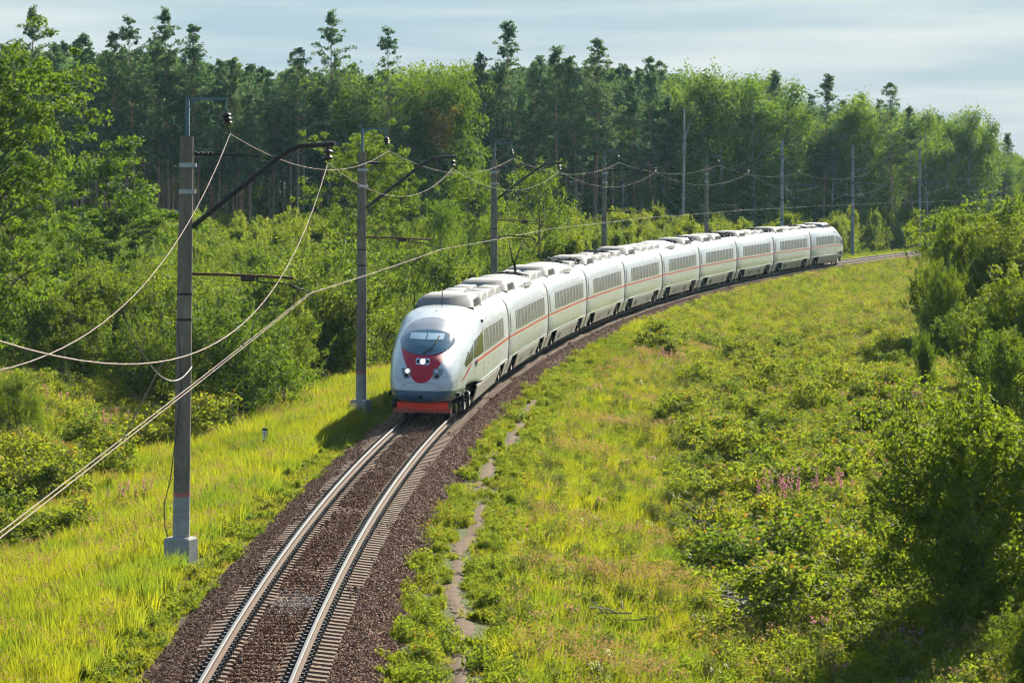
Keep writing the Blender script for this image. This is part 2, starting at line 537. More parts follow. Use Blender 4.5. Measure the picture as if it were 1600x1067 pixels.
ons = (abs(ph - 0.5) < 0.26) & (abs(l_) < 1.38)
patchy = np.sin(s_ * 0.9 + l_) + np.sin(s_ * 0.37 + 1 - 2 * l_) + 0.6 * np.sin(s_ * 2.1 + 3 * l_)
cover = ((abs(l_) < 0.45) & (patchy + rng.normal(0, 0.5, n) > -0.7)) | ((l_ < -0.95) & (patchy + rng.normal(0, 0.6, n) > 0.4)) | ((l_ > 0.95) & (patchy + rng.normal(0, 0.6, n) > 1.9))
nearr = abs(abs(l_) - 0.79) < 0.17
keep = (~ons | cover) & ~nearr
keep &= rng.random(n) < np.where(abs(l_ - 0.25) > 2.1, 0.5, 1.0)
s_, l_, top = s_[keep], l_[keep], top[keep]
n = len(s_)
lift = np.where(((abs(((s_ + 160) / SP) % 1.0 - 0.5) < 0.26) & (abs(l_) < 1.38)), 0.055, 0.0)
x, y, z = tpt(s_, l_, top + lift + rng.uniform(-0.005, 0.022, n))
# coarser scatter along the far shoulder
pale = (np.exp(-((s_ + 78.5) / 1.6) ** 2 - ((l_ - 0.1) / 0.55) ** 2) * 1.3 > rng.random(n)) | (rng.random(n) < 0.006)
idx = np.where(pale, rng.integers(5, 7, n), rng.integers(0, 5, n))
scatter('ballast_stones', np.stack([x, y, z], 1), rng.uniform(0, 6.28, (n, 3)), rng.uniform(0.045, 0.085, n), idx, [stone_mesh(k) for k in range(7)], label='loose brown ballast stones between and beside the rails', category='gravel')

# ------------------------------------------------------------------ track: rails, sleepers, fastenings
M['rail_side'] = simple('rusty rail side', (0.095, 0.056, 0.037), 0.85, 0.0, var=0.25, scale=3)
M['rail_top'] = simple('polished rail head', (0.17, 0.165, 0.16), 0.42, 0.8, var=0.12, scale=1.5)
M['sleeper'] = simple('weathered concrete sleeper', (0.185, 0.128, 0.095), 0.9, var=0.35, scale=5)
M['clip'] = simple('dark oily fastening', (0.022, 0.019, 0.017), 0.6)
track = link('railway_track', None, kind='structure', label='single railway track curving away to the right')
RP = [(-0.075, -0.172), (-0.075, -0.160), (-0.02, -0.142), (-0.009, -0.125), (-0.009, -0.058), (-0.036, -0.045), (-0.037, -0.012), (-0.030, -0.002), (0.0, 0.0), (0.030, -0.002), (0.037, -0.012), (0.036, -0.045), (0.009, -0.058), (0.009, -0.125), (0.02, -0.142), (0.075, -0.160), (0.075, -0.172)]
rs = np.concatenate([np.arange(-200, 60, 1.0), np.arange(60, 640, 2.5)])
for sgn in (-1, 1):
    P = np.zeros((len(rs), len(RP), 3))
    for i, (a, h) in enumerate(RP):
        x, y, z = tpt(rs, sgn * 0.79 + a, h)
        P[:, i] = np.stack([x, y, z], 1)
    g = Geo().grid(P, flip=True)
    mi = np.array([1 if 6 <= j <= 9 else 0 for j in range(len(RP) - 1)], np.int32)
    g.QM = [np.tile(mi, len(rs) - 1)]
    link('rail', g.mesh('rail', [M['rail_side'], M['rail_top']]), track)

def sleeper_geo():
    sec = [(-1.35, 0.13, -0.235), (-1.02, 0.135, -0.205), (-0.92, 0.135, -0.185), (-0.62, 0.125, -0.188), (-0.3, 0.105, -0.232), (0.3, 0.105, -0.232), (0.62, 0.125, -0.188), (0.92, 0.135, -0.185), (1.02, 0.135, -0.205), (1.35, 0.13, -0.235)]
    P = np.array([[(x, -w - 0.02, -0.38), (x, -w + 0.035, z - 0.004), (x, w - 0.035, z), (x, w + 0.02, -0.38)] for x, w, z in sec])
    gg = Geo().grid(P, flip=False)
    gg.add(P[0], [(3, 2, 1, 0)]); gg.add(P[-1], [(0, 1, 2, 3)])
    return gg
sl_me = sleeper_geo().mesh('sleeper', M['sleeper'])

def track_matrix(s, dz=0.0):
    x, y, z = tpt(s, 0.0, dz)
    t = float(np.interp(s, _S, _T))
    c, sn = math.cos(CANT), math.sin(CANT)
    r = Vector((math.cos(t) * c, -math.sin(t) * c, -sn))
    f = Vector((math.sin(t), math.cos(t), 0))
    u = r.cross(f)
    mt = Matrix.Identity(4)
    for i in range(3):
        mt[i][0], mt[i][1], mt[i][2] = r[i], f[i], u[i]
    mt[0][3], mt[1][3], mt[2][3] = float(x), float(y), float(z)
    return mt
k0 = int((-98 + 160) / SP)
clips = Geo()
rest = Geo()
rs_ = random.Random(3)
for k in range(k0, k0 + 1130):
    s = -160 + (k + 0.5) * SP
    mt = track_matrix(s) @ Matrix.Rotation(rs_.uniform(-0.012, 0.012), 4, 'Z')
    if k < k0 + 300:
        o = link('sleeper', sl_me, track)
        o.matrix_basis = mt
    elif k % 1 == 0:
        gg = sleeper_geo()
        A = np.array(mt)
        base = rest.n
        for vv in gg.V:
            rest.V.append((vv @ A[:3, :3].T + A[:3, 3]).astype(np.float32))
        for qq in gg.Q:
            rest.Q.append(qq + base); rest.QM.append(np.zeros(len(qq), np.int32))
        rest.n += gg.n
    if k < k0 + 560:
        A = np.array(mt)
        for lat in (-0.79, 0.79):
            for sg in (-1, 1):
                c0 = len(clips.V)
                clips.box((lat + sg * 0.135, 0, -0.145), (0.085, 0.12, 0.075), taper=0.7)
                clips.box((lat + sg * 0.19, 0, -0.13), (0.05, 0.05, 0.11), taper=0.8)
                for i in range(c0, len(clips.V)):
                    clips.V[i] = (clips.V[i] @ A[:3, :3].T + A[:3, 3]).astype(np.float32)
link('rail_fastening', clips.mesh('rail_fastening', M['clip']), track, kind='stuff')
link('far_sleepers', rest.mesh('far_sleepers', M['sleeper']), track, kind='stuff')

# ------------------------------------------------------------------ trodden path beside the track
M['path'] = simple('trodden gravelly path', (0.15, 0.10, 0.066), 0.95, var=0.5, scale=9, bump=0.5, bscale=60)
ps = np.arange(-150, 30, 0.35)
def path_c(s):
    return 3.05 + np.clip((-30 - s) / 60, 0, 1) * 0.55 + 0.18 * np.sin(s * 0.21) + 0.08 * np.sin(s * 0.63)
def path_w(s):
    return (0.17 + 0.04 * np.sin(s * 0.33 + 2) + 0.03 * np.sin(s * 1.1)) * np.clip((18 - s) / 30, 0.1, 1)
rngp = np.random.default_rng(8)
P = []
for s in ps:
    w = path_w(s)
    P.append([[*wpt(s, path_c(s) + u * w * (1 + 0.25 * rngp.normal() * abs(u))), 0] for u in (-1, -0.5, 0, 0.5, 1)])
P = np.array(P)
for i, s in enumerate(ps):
    for j, u in enumerate((-1, -0.5, 0, 0.5, 1)):
        P[i, j, 2] = gz(s, path_c(s) + u * path_w(s)) + 0.045 - 0.035 * abs(u)
link('footpath', Geo().grid(P, flip=True).mesh('footpath', M['path'], True), kind='structure', label='narrow trodden dirt path right of the track')

# ------------------------------------------------------------------ the train
m, N, L, b = mat('white train paint')
tcn = N.new('ShaderNodeTexCoord')
sx = N.new('ShaderNodeSeparateXYZ'); L.new(tcn.outputs['Object'], sx.inputs[0])
nn = N.new('ShaderNodeTexNoise'); nn.inputs['Scale'].default_value = 1.2; nn.inputs['Detail'].default_value = 7; nn.inputs['Roughness'].default_value = 0.7
mpn = N.new('ShaderNodeMapping'); mpn.inputs['Scale'].default_value = (1, 0.5, 3); L.new(tcn.outputs['Object'], mpn.inputs[0]); L.new(mpn.outputs[0], nn.inputs['Vector'])
rr = N.new('ShaderNodeValToRGB')
rr.color_ramp.elements[0].position = 0.25; rr.color_ramp.elements[0].color = (0.39, 0.42, 0.46, 1)
rr.color_ramp.elements[1].position = 0.62; rr.color_ramp.elements[1].color = (0.55, 0.595, 0.655, 1)
L.new(nn.outputs['Fac'], rr.inputs[0]); L.new(rr.outputs[0], b.inputs['Base Color'])
b.inputs['Roughness'].default_value = 0.32; b.inputs['Coat Weight'].default_value = 0.5; b.inputs['Coat Roughness'].default_value = 0.12
M['paint'] = m
# end car: the same white, blue below the bumper line of the nose
m2 = m.copy(); m2.name = 'white and blue nose paint'
N, L = m2.node_tree.nodes, m2.node_tree.links
b2 = N['Principled BSDF']
tcn = [n for n in N if n.type == 'TEX_COORD'][0]
sx = [n for n in N if n.type == 'SEPXYZ'][0]
rr = [n for n in N if n.type == 'VALTORGB'][0]
c1 = N.new('ShaderNodeMath'); c1.operation = 'LESS_THAN'; c1.inputs[1].default_value = 1.17; L.new(sx.outputs['Z'], c1.inputs[0])
c2 = N.new('ShaderNodeMath'); c2.operation = 'LESS_THAN'; c2.inputs[1].default_value = 3.25; L.new(sx.outputs['Y'], c2.inputs[0])
c3 = N.new('ShaderNodeMath'); c3.operation = 'MULTIPLY'; L.new(c1.outputs[0], c3.inputs[0]); L.new(c2.outputs[0], c3.inputs[1])
mixb = N.new('ShaderNodeMixRGB'); mixb.inputs[2].default_value = (0.030, 0.090, 0.20, 1)
L.new(c3.outputs[0], mixb.inputs[0]); L.new(rr.outputs[0], mixb.inputs[1]); L.new(mixb.outputs[0], b2.inputs['Base Color'])
M['nose'] = m2
M['skirt'] = simple('dusty white skirt', (0.42, 0.40, 0.38), 0.55, var=0.2, scale=2.5, dirt=(0.24, 0.20, 0.17))
M['red'] = simple('red train paint', (0.46, 0.012, 0.038), 0.4, spec=0.3)
M['stripe'] = simple('red stripe paint', (0.46, 0.035, 0.075), 0.35, coat=0.3)
M['greyline'] = simple('grey green stripe paint', (0.40, 0.42, 0.38), 0.4)
M['orange'] = simple('bright red plough paint', (0.85, 0.035, 0.015), 0.5)
M['darkred'] = simple('dull red lip paint', (0.33, 0.05, 0.04), 0.6)
M['silver'] = simple('silver grey hood paint', (0.17, 0.185, 0.22), 0.3, 0.2, coat=0.3)
M['black'] = simple('black rubber', (0.014, 0.014, 0.015), 0.85)
M['under'] = simple('dark underframe', (0.030, 0.028, 0.026), 0.8, var=0.3, scale=4)
M['steel'] = simple('worn wheel steel', (0.30, 0.28, 0.26), 0.45, 0.8)
M['bogiegrey'] = simple('dusty bogie grey', (0.34, 0.32, 0.30), 0.7, var=0.3)
M['roofgrey'] = simple('dusty roof grey', (0.19, 0.195, 0.205), 0.6, var=0.22, scale=1.5, dirt=(0.12, 0.118, 0.115))
M['chrome'] = simple('headlight bowl', (0.75, 0.76, 0.78), 0.15, 0.9)
M['clear'] = simple('headlight clear lens', (0.20, 0.22, 0.25), 0.12, coat=0.5)
m, N, L, b = mat('lit headlamp')
b.inputs['Base Color'].default_value = (1, 0.95, 0.85, 1); b.inputs['Emission Color'].default_value = (1.0, 0.90, 0.72, 1); b.inputs['Emission Strength'].default_value = 7
M['lamp'] = m
# side glazing: grey tinted panes with pleated curtains behind them
m, N, L, b = mat('tinted train window')
tcn = N.new('ShaderNodeTexCoord'); wv = N.new('ShaderNodeTexNoise'); wv.inputs['Scale'].default_value = 1.0; wv.inputs['Detail'].default_value = 2
mpn = N.new('ShaderNodeMapping'); mpn.inputs['Scale'].default_value = (0.05, 1.7, 0.08)
L.new(tcn.outputs['Object'], mpn.inputs[0]); L.new(mpn.outputs[0], wv.inputs['Vector'])
rr = N.new('ShaderNodeValToRGB')
rr.color_ramp.elements[0].position = 0.40; rr.color_ramp.elements[0].color = (0.028, 0.029, 0.033, 1)
rr.color_ramp.elements[1].position = 0.60; rr.color_ramp.elements[1].color = (0.25, 0.255, 0.265, 1)
L.new(wv.outputs['Fac'], rr.inputs[0]); L.new(rr.outputs[0], b.inputs['Base Color'])
b.inputs['Roughness'].default_value = 0.3; b.inputs['Specular IOR Level'].default_value = 0.18
M['window'] = m
m, N, L, b = mat('cab windscreen glass')
b.inputs['Base Color'].default_value = (0.028, 0.095, 0.155, 1); b.inputs['Roughness'].default_value = 0.05; b.inputs['Specular IOR Level'].default_value = 0.5
M['screen'] = m
M['blind'] = simple('pale blue sun blind behind the glass', (0.36, 0.52, 0.62), 0.15, coat=0.8)
M['cabside'] = simple('dark cab side glass', (0.03, 0.032, 0.035), 0.15, spec=0.25)

# half cross section of the body shell from the sill up to the roof centre
SEC = np.array([(0, 1.05), (1.30, 1.05), (1.585, 1.07), (1.615, 1.13), (1.630, 1.60), (1.632, 2.0), (1.615, 2.4), (1.58, 2.85), (1.535, 3.18), (1.46, 3.42), (1.32, 3.62), (1.10, 3.78), (0.80, 3.875), (0.45, 3.915), (0, 3.93)])
PITCHL = 24.775
ENDL = 25.84

def section_full(sec):
    l = sec[::-1].copy(); l[:, 0] *= -1
    return np.concatenate([sec, l[1:-1]])

def side_x(z):
    return float(np.interp(z, SEC[3:, 1], SEC[3:, 0]))

def body_mid():
    g = Geo()
    full = section_full(SEC)
    ys = [0.30, 0.38, 4.0, 12.4, 20.0, PITCHL - 0.38, PITCHL - 0.30]
    sc = [0.985, 1, 1, 1, 1, 1, 0.985]
    P = np.array([[(x * k, y, 2.4 + (z - 2.4) * k) for x, z in np.concatenate([full, full[:1]])] for y, k in zip(ys, sc)])
    g.grid(P, flip=False)
    mrow = np.zeros((len(ys) - 1, len(full)), np.int32); mrow[0] = 1; mrow[-1] = 1
    g.QM = [mrow.ravel()]
    nn_ = len(full)
    for rowi, rev in ((0, False), (-1, True)):
        v = P[rowi][:-1]
        t = [(0, i, i + 1) if not rev else (0, i + 1, i) for i in range(1, nn_ - 1)]
        g.add(v, t=t, m=1)
    return g
mid_body_me = sharp(body_mid().mesh('railcar', [M['paint'], M['black']], True), 40)

# nose shell
NB = np.array([0, 0.02, 0.06, 0.13, 0.22, 0.34, 0.5, 0.7, 0.95, 1.25, 1.6, 2.0, 2.45, 2.95, 3.28, 3.36, 3.9, 4.6, 5.4, 6.3, 7.2, 8.2, 9.5, 12, 18, ENDL - 0.38, ENDL - 0.30])
def nose_w(bv): return np.interp(bv, [0, .02, .06, .15, .3, .6, 1, 1.6, 2.5, 4, 6, 9], [.05, .32, .50, .70, .87, 1.04, 1.15, 1.24, 1.34, 1.46, 1.57, 1.632])
def nose_t(bv): return np.interp(bv, [0, .02, .06, .15, .3, .6, 1, 1.6, 2.3, 3.0, 4.0, 5.5, 7.5, 9.5], [1.15, 1.30, 1.44, 1.63, 1.84, 2.14, 2.42, 2.74, 3.04, 3.28, 3.53, 3.75, 3.89, 3.93])
def nose_b(bv): return np.interp(bv, [0, .02, .06, .15, .3, .6, 1, 2, 3.28, 3.36, 4], [1.10, .95, .86, .78, .74, .715, .70, .69, .69, 1.05, 1.05])
ZC = 1.75
def sec_polar(phi):
    """radius of the plain body section about (0, ZC) in direction phi"""
    pts = section_full(SEC) - np.array([0, ZC])
    d = np.array([math.cos(phi), math.sin(phi)])
    best = 1.5
    for i in range(len(pts)):
        a, c = pts[i], pts[(i + 1) % len(pts)]
        e_ = c - a
        den = d[0] * e_[1] - d[1] * e_[0]
        if abs(den) < 1e-9: continue
        tt = (a[0] * e_[1] - a[1] * e_[0]) / den
        uu = (a[0] * d[1] - a[1] * d[0]) / den
        if tt > 0 and -1e-6 <= uu <= 1 + 1e-6: best = tt
    return d * best + np.array([0, ZC])
NPH = 64
PH = -math.pi / 2 + np.arange(NPH) * 2 * math.pi / NPH
BASE = np.array([sec_polar(p) for p in PH])
def nose_section(bv):
    w, zt, zb = nose_w(bv), nose_t(bv), nose_b(bv)
    zc = min(ZC, zb + (zt - zb) * 0.42)
    nu = np.interp(bv, [0, 1, 4, 9], [2.0, 2.15, 2.5, 2.9])
    nl = np.interp(bv, [0, 0.6, 2.5], [2.6, 3.6, 5.0])
    out = []
    k = np.clip((bv - 4.6) / 5.0, 0, 1); k = k * k * (3 - 2 * k)
    for i, p in enumerate(PH):
        c, s = math.cos(p), math.sin(p)
        n_ = nu if s >= 0 else nl
        x = w * math.copysign(abs(c) ** (2 / n_), c)
        z = zc + ((zt - zc) if s >= 0 else (zc - zb)) * math.copysign(abs(s) ** (2 / n_), s)
        out.append(((1 - k) * x + k * BASE[i][0], (1 - k) * z + k * BASE[i][1]))
    return np.array(out)
rows = []
for bv in NB:
    sc_ = nose_section(bv)
    kk = 0.985 if bv > ENDL - 0.35 else 1
    rows.append([(x * kk, bv, 2.4 + (z - 2.4) * kk) for x, z in sc_] + [(sc_[0][0] * kk, bv, 2.4 + (sc_[0][1] - 2.4) * kk)])
NP_ = np.array(rows)
g = Geo().grid(NP_, flip=False)
g.add(NP_[0][:-1], t=[(0, i, i + 1) for i in range(1, NPH - 1)])
g.add(NP_[-1][:-1], t=[(0, i + 1, i) for i in range(1, NPH - 1)], m=1)
mrow = np.zeros((len(NB) - 1, NPH), np.int32); mrow[-1] = 1
g.QM[0] = mrow.ravel()
nose_me = sharp(g.mesh('railcar', [M['nose'], M['black']], True), 50)
bvh = BVHTree.FromPolygons([tuple(v) for v in np.concatenate(g.V)], [tuple(q) for q in np.concatenate(g.Q)])

def front_hit(x, z, off):
    h = bvh.ray_cast(Vector((x, -5, z)), Vector((0, 1, 0)))
    if h[0] is None:
        h = bvh.find_nearest(Vector((x, 1.0, z)))
    nv = h[1]
    if nv.y > 0: nv = -nv
    return h[0] + nv * off

def side_hit(sg, y, z, off):
    h = bvh.ray_cast(Vector((sg * 5, y, z)), Vector((-sg, 0, 0)))
    nv = h[1]
    if nv.x * sg < 0: nv = -nv
    return h[0] + nv * off

def front_patch(z0, z1, hw, off, xc=0.0, nr=16, nc=17, m=0, g=None, lo=None):
    g = g or Geo()
    P = np.zeros((nr, nc, 3)); B = np.zeros((nr, nc, 3))
    for i in range(nr):
        t = i / (nr - 1)
        t = 0.5 - 0.5 * math.cos(math.pi * t)
        for j in range(nc):
            u = -1 + 2 * j / (nc - 1)
            a = lo(u) if lo else z0
            bz_ = z1(u) if callable(z1) else z1
            z = a + (bz_ - a) * t
            x = xc + u * hw(z)
            P[i, j] = front_hit(x, z, off)
            B[i, j] = front_hit(x, z, -0.01)
    g.grid(P, m, flip=False)
    # rim down to the shell
    ring = lambda A: np.concatenate([A[0, :], A[1:, -1], A[-1, -2::-1], A[-2:0:-1, 0]])
    a_, b_ = ring(P), ring(B)
    k = len(a_)
    g.add(np.concatenate([a_, b_]), [(i, i + k, (i + 1) % k + k, (i + 1) % k) for i in range(k)], m=m)
    return g

def ell(zc, h, w, p=2.0):
    return lambda z: w * max(0.0, 1 - min(1.0, abs((z - zc) / h)) ** p) ** (1 / p)
hood_g = front_patch(2.85, 3.66, lambda z: 1.05 * max(0.0, 1 - min(1.0, abs((z - 2.80) / 0.86)) ** 2.3) ** (1 / 2.1), 0.010, nr=24, nc=25)
hood_me = hood_g.mesh('windscreen_hood', M['silver'], True)
screen_me = front_patch(2.42, 3.27, lambda z: 1.0 * (max(0.0, 1 - (max(0.0, (2.86 - z)) / 0.445) ** 2) ** 0.5 if z < 2.86 else max(0.0, 1 - ((z - 2.86) / 0.41) ** 2.2) ** 0.5), 0.024, nr=26, nc=25).mesh('windscreen', M['screen'], True)
blind_g = Geo()
for x0, x1 in ((-0.62, -0.02), (0.02, 0.60)):
    P = np.array([[front_hit(x0 + (x1 - x0) * u, z, 0.031) for u in np.linspace(0, 1, 7)] for z in np.linspace(2.93, 3.14, 5)])
    blind_g.grid(P)
blind_me = blind_g.mesh('sun_blind', M['blind'], True)
bibw = lambda z: float(np.interp(z, [1.455, 1.47, 1.52, 1.60, 1.75, 2.09, 2.49, 2.70, 2.84], [0, .13, .24, .32, .42, .62, .85, .955, 1.0]))
bib_me = front_patch(1.455, 2.84, bibw, 0.007, nr=30, nc=23).mesh('red_bib', M['red'], True)
wip = Geo()
wip.tube([front_hit(0.02, 2.47, 0.05), front_hit(0.22, 2.62, 0.06), front_hit(0.40, 2.92, 0.05)], 0.014, 6)
wip.tube([front_hit(0.33, 2.76, 0.05), front_hit(0.44, 3.04, 0.05)], 0.02, 6)
wip.tube([front_hit(-0.05, 2.45, 0.045), front_hit(0.35, 2.60, 0.045)], 0.01, 5)
wiper_me = wip.mesh('wiper', M['black'])
hl_me = []
g = front_patch(2.09, 2.31, lambda z: 0.265 - 0.03 * abs(z - 2.2) / 0.11, 0.016, nr=6, nc=9)
hl_c = g.mesh('headlight', M['chrome'], True)
def disc(x, z, r, off, mm):
    c0 = front_hit(x, z, off)
    pts = [front_hit(x + r * math.cos(a), z + r * math.sin(a), off) for a in np.arange(12) * math.pi / 6]
    return Geo().add([c0] + pts, t=[(0, 1 + i, 1 + (i + 1) % 12) for i in range(12)])
lampc = disc(0.0, 2.2, 0.075, 0.028, 0).mesh('lamp', M['lamp'])
dimc = [disc(sx_ * 0.17, 2.2, 0.055, 0.028, 0).mesh('lamp', M['under']) for sx_ in (-1, 1)]
hl_side, lamp_side, dim_side = [], [], []
for sg in (-1, 1):
    def hwf(z): return 0.145 - 0.05 * (1 - np.clip((z - 1.60) / 0.2, 0, 1)) ** 2 * 2
    g = Geo()
    P = []
    for i in range(9):
        z = 1.60 + 0.36 * i / 8
        lo_ = 0.40 + 0.0 * i + 0.06 * max(0, (1.70 - z) / 0.1)
        hi_ = 0.60 + 0.17 * math.sin(min(1, (z - 1.58) / 0.30) * math.pi / 2) - 0.02
        P.append([front_hit(sg * (lo_ + (hi_ - lo_) * u), z, 0.016) for u in np.linspace(0, 1, 7)])
    g.grid(np.array(P), flip=(sg < 0))
    hl_side.append(g.mesh('headlight', M['clear'], True))
    lamp_side.append(disc(sg * 0.52, 1.86, 0.058, 0.030, 0).mesh('lamp', M['lamp'] if sg < 0 else M['chrome']))
    dim_side.append(disc(sg * 0.55, 1.70, 0.065, 0.030, 0).mesh('lamp', M['under']))
# panel seams on the nose
seam = Geo()
def seamline(pts, r=0.006):
    seam.tube(pts, r, 5)
seamline([front_hit(x, 1.20 + 0.27 * (1 - abs(x / 0.82) ** 4), 0.002) for x in np.linspace(-0.80, 0.80, 25)])
for sg in (-1, 1):
    seamline([side_hit(sg, y, z, 0.002) for y, z in ((1.25, 1.22), (1.3, 1.5), (1.2, 1.75), (1.05, 1.95))])
    seamline([side_hit(sg, 9.62, z, 0.002) for z in np.linspace(1.2, 3.3, 10)])
seamline([front_hit(x, 1.185, 0.003) for x in np.linspace(-1.2, 1.2, 25)], 0.008)
coup = Geo().box((0, 0.10, 0.95), (0.12, 0.2, 0.10))
seam_me = seam.mesh('panel_seam', simple('dark panel gap', (0.12, 0.12, 0.13), 0.7))
coup_me = coup.mesh('coupler_cap', M['black'])
# cab side windows, swoosh
cabw = []
for sg in (-1, 1):
    for quad in ([(2.9, 2.02), (3.5, 1.90), (4.5, 2.34), (4.0, 2.46)], [(3.75, 1.96), (5.1, 2.10), (5.7, 2.70), (4.75, 2.50)], [(5.3, 2.12), (9.35, 2.2), (9.35, 3.0), (5.95, 2.75)]):
        q = np.array(quad)
        P = np.zeros((7, 9, 3))
        for i in range(7):
            for j in range(9):
                u, v_ = j / 8, i / 6
                yz = (1 - v_) * ((1 - u) * q[0] + u * q[1]) + v_ * ((1 - u) * q[3] + u * q[2])
                P[i, j] = side_hit(sg, yz[0], yz[1], 0.008)
        cabw.append(Geo().grid(P, flip=(sg < 0)).mesh('cab_side_window', M['cabside'], True))
sw = []
for sg in (-1, 1):
    P = np.array([[side_hit(sg, y, z0 + (z1 - z0) * v_, 0.007) for y, z0, z1 in ((2.3, 1.44, 1.46), (2.9, 1.52, 1.60), (3.6, 1.66, 1.78), (4.3, 1.82, 1.93), (4.9, 1.97, 2.0))] for v_ in (0, 1)])
    sw.append(Geo().grid(P, flip=(sg < 0)).mesh('red_flash', simple('dark red flash paint', (0.40, 0.03, 0.06), 0.35), True))
# plough and lip under the bumper
pl = Geo()
P = np.array([[(x, 0.46 + 0.42 * (x / 0.95) ** 2, z) for x in np.linspace(-0.93, 0.93, 13)] for z in (0.48, 0.72)])
Pb = P.copy(); Pb[:, :, 1] += 0.35
pl.grid(P); pl.grid(Pb, flip=True)
pl.grid(np.stack([P[1], Pb[1]])); pl.grid(np.stack([Pb[0], P[0]]))
plough_me = pl.mesh('plough', M['orange'], True)
pl = Geo()
P = np.array([[(x, 0.42 + 0.45 * (x / 1.08) ** 2, z) for x in np.linspace(-1.04, 1.04, 13)] for z in (0.36, 0.475)])
Pb = P.copy(); Pb[:, :, 1] += 0.5
pl.grid(P); pl.grid(Pb, flip=True); pl.grid(np.stack([P[1], Pb[1]])); pl.grid(np.stack([Pb[0], P[0]]))
lip_me = pl.mesh('plough_lip', M['darkred'], True)

# shared pieces of a car -------------------------------------------------------
def side_slab(y0, y1, z0, z1, off, name, mm, ny=2):
    res = []
    for sg in (-1, 1):
        g = Geo()
        zs = np.linspace(z0, z1, 3)
        P = np.array([[(sg * (side_x(z) + off), y, z) for y in np.linspace(y0, y1, ny)] for z in zs])
        g.grid(P, flip=(sg < 0))
        for zz in (0, -1):
            Q = P[zz].copy(); Q[:, 0] -= sg * (off + 0.01)
            g.grid(np.stack([P[zz], Q]), flip=((sg < 0) != (zz == 0)))
        for yy in (0, -1):
            Q = P[:, yy].copy(); Q[:, 0] -= sg * (off + 0.01)
            g.grid(np.stack([P[:, yy], Q]))
        res.append(g.mesh(name, mm))
    return res

def pane_mesh(sg, w):
    zs = np.linspace(2.19, 3.02, 4)
    g = Geo()
    P = np.array([[(sg * (side_x(z) + 0.012), y, z) for y in (0.0, w)] for z in zs])
    g.grid(P, flip=(sg < 0))
    ring = np.concatenate([P[0], P[1:, 1], P[-1, :1], P[-2:0:-1, 0]])
    rb = ring.copy(); rb[:, 0] -= sg * 0.03
    k = len(ring)
    g.add(np.concatenate([ring, rb]), [(i, i + k, (i + 1) % k + k, (i + 1) % k) for i in range(k)])
    return g.mesh('window', M['window'])

def skirt_mesh(y0, y1, sl0, sl1):
    res = []
    for sg in (-1, 1):
        g = Geo()
        rowsz = [(1.60, 1.06, 0), (1.605, 0.98, 0.12), (1.53, 0.74, 0.5), (1.41, 0.38, 1.0), (1.26, 0.30, 1.0)]
        P = np.array([[(sg * x, y0 + sl0 * k, z), (sg * x, (y0 + y1) / 2, z), (sg * x, y1 - sl1 * k, z)] for x, z, k in rowsz])
        g.grid(P, flip=(sg > 0))
        Pi = P.copy(); Pi[:, :, 0] -= sg * 0.05
        g.grid(Pi, flip=(sg < 0))
        g.grid(np.stack([P[:, 0], Pi[:, 0]])); g.grid(np.stack([P[:, -1], Pi[:, -1]])); g.grid(np.stack([P[-1], Pi[-1]]))
        res.append(g.mesh('skirt', M['skirt']))
    return res

def vent_mesh():
    res = []
    for sg in (-1, 1):
        g = Geo()
        P = np.array([[(sg * (1.545), -0.22, 0.80), (sg * 1.545, 0.10, 0.80)], [(sg * 1.43, -0.36, 0.50), (sg * 1.43, -0.04, 0.50)]])
        P[:, :, 0] += sg * 0.022
        g.grid(P, flip=(sg > 0))
        res.append(g.mesh('vent', M['black']))
    return res

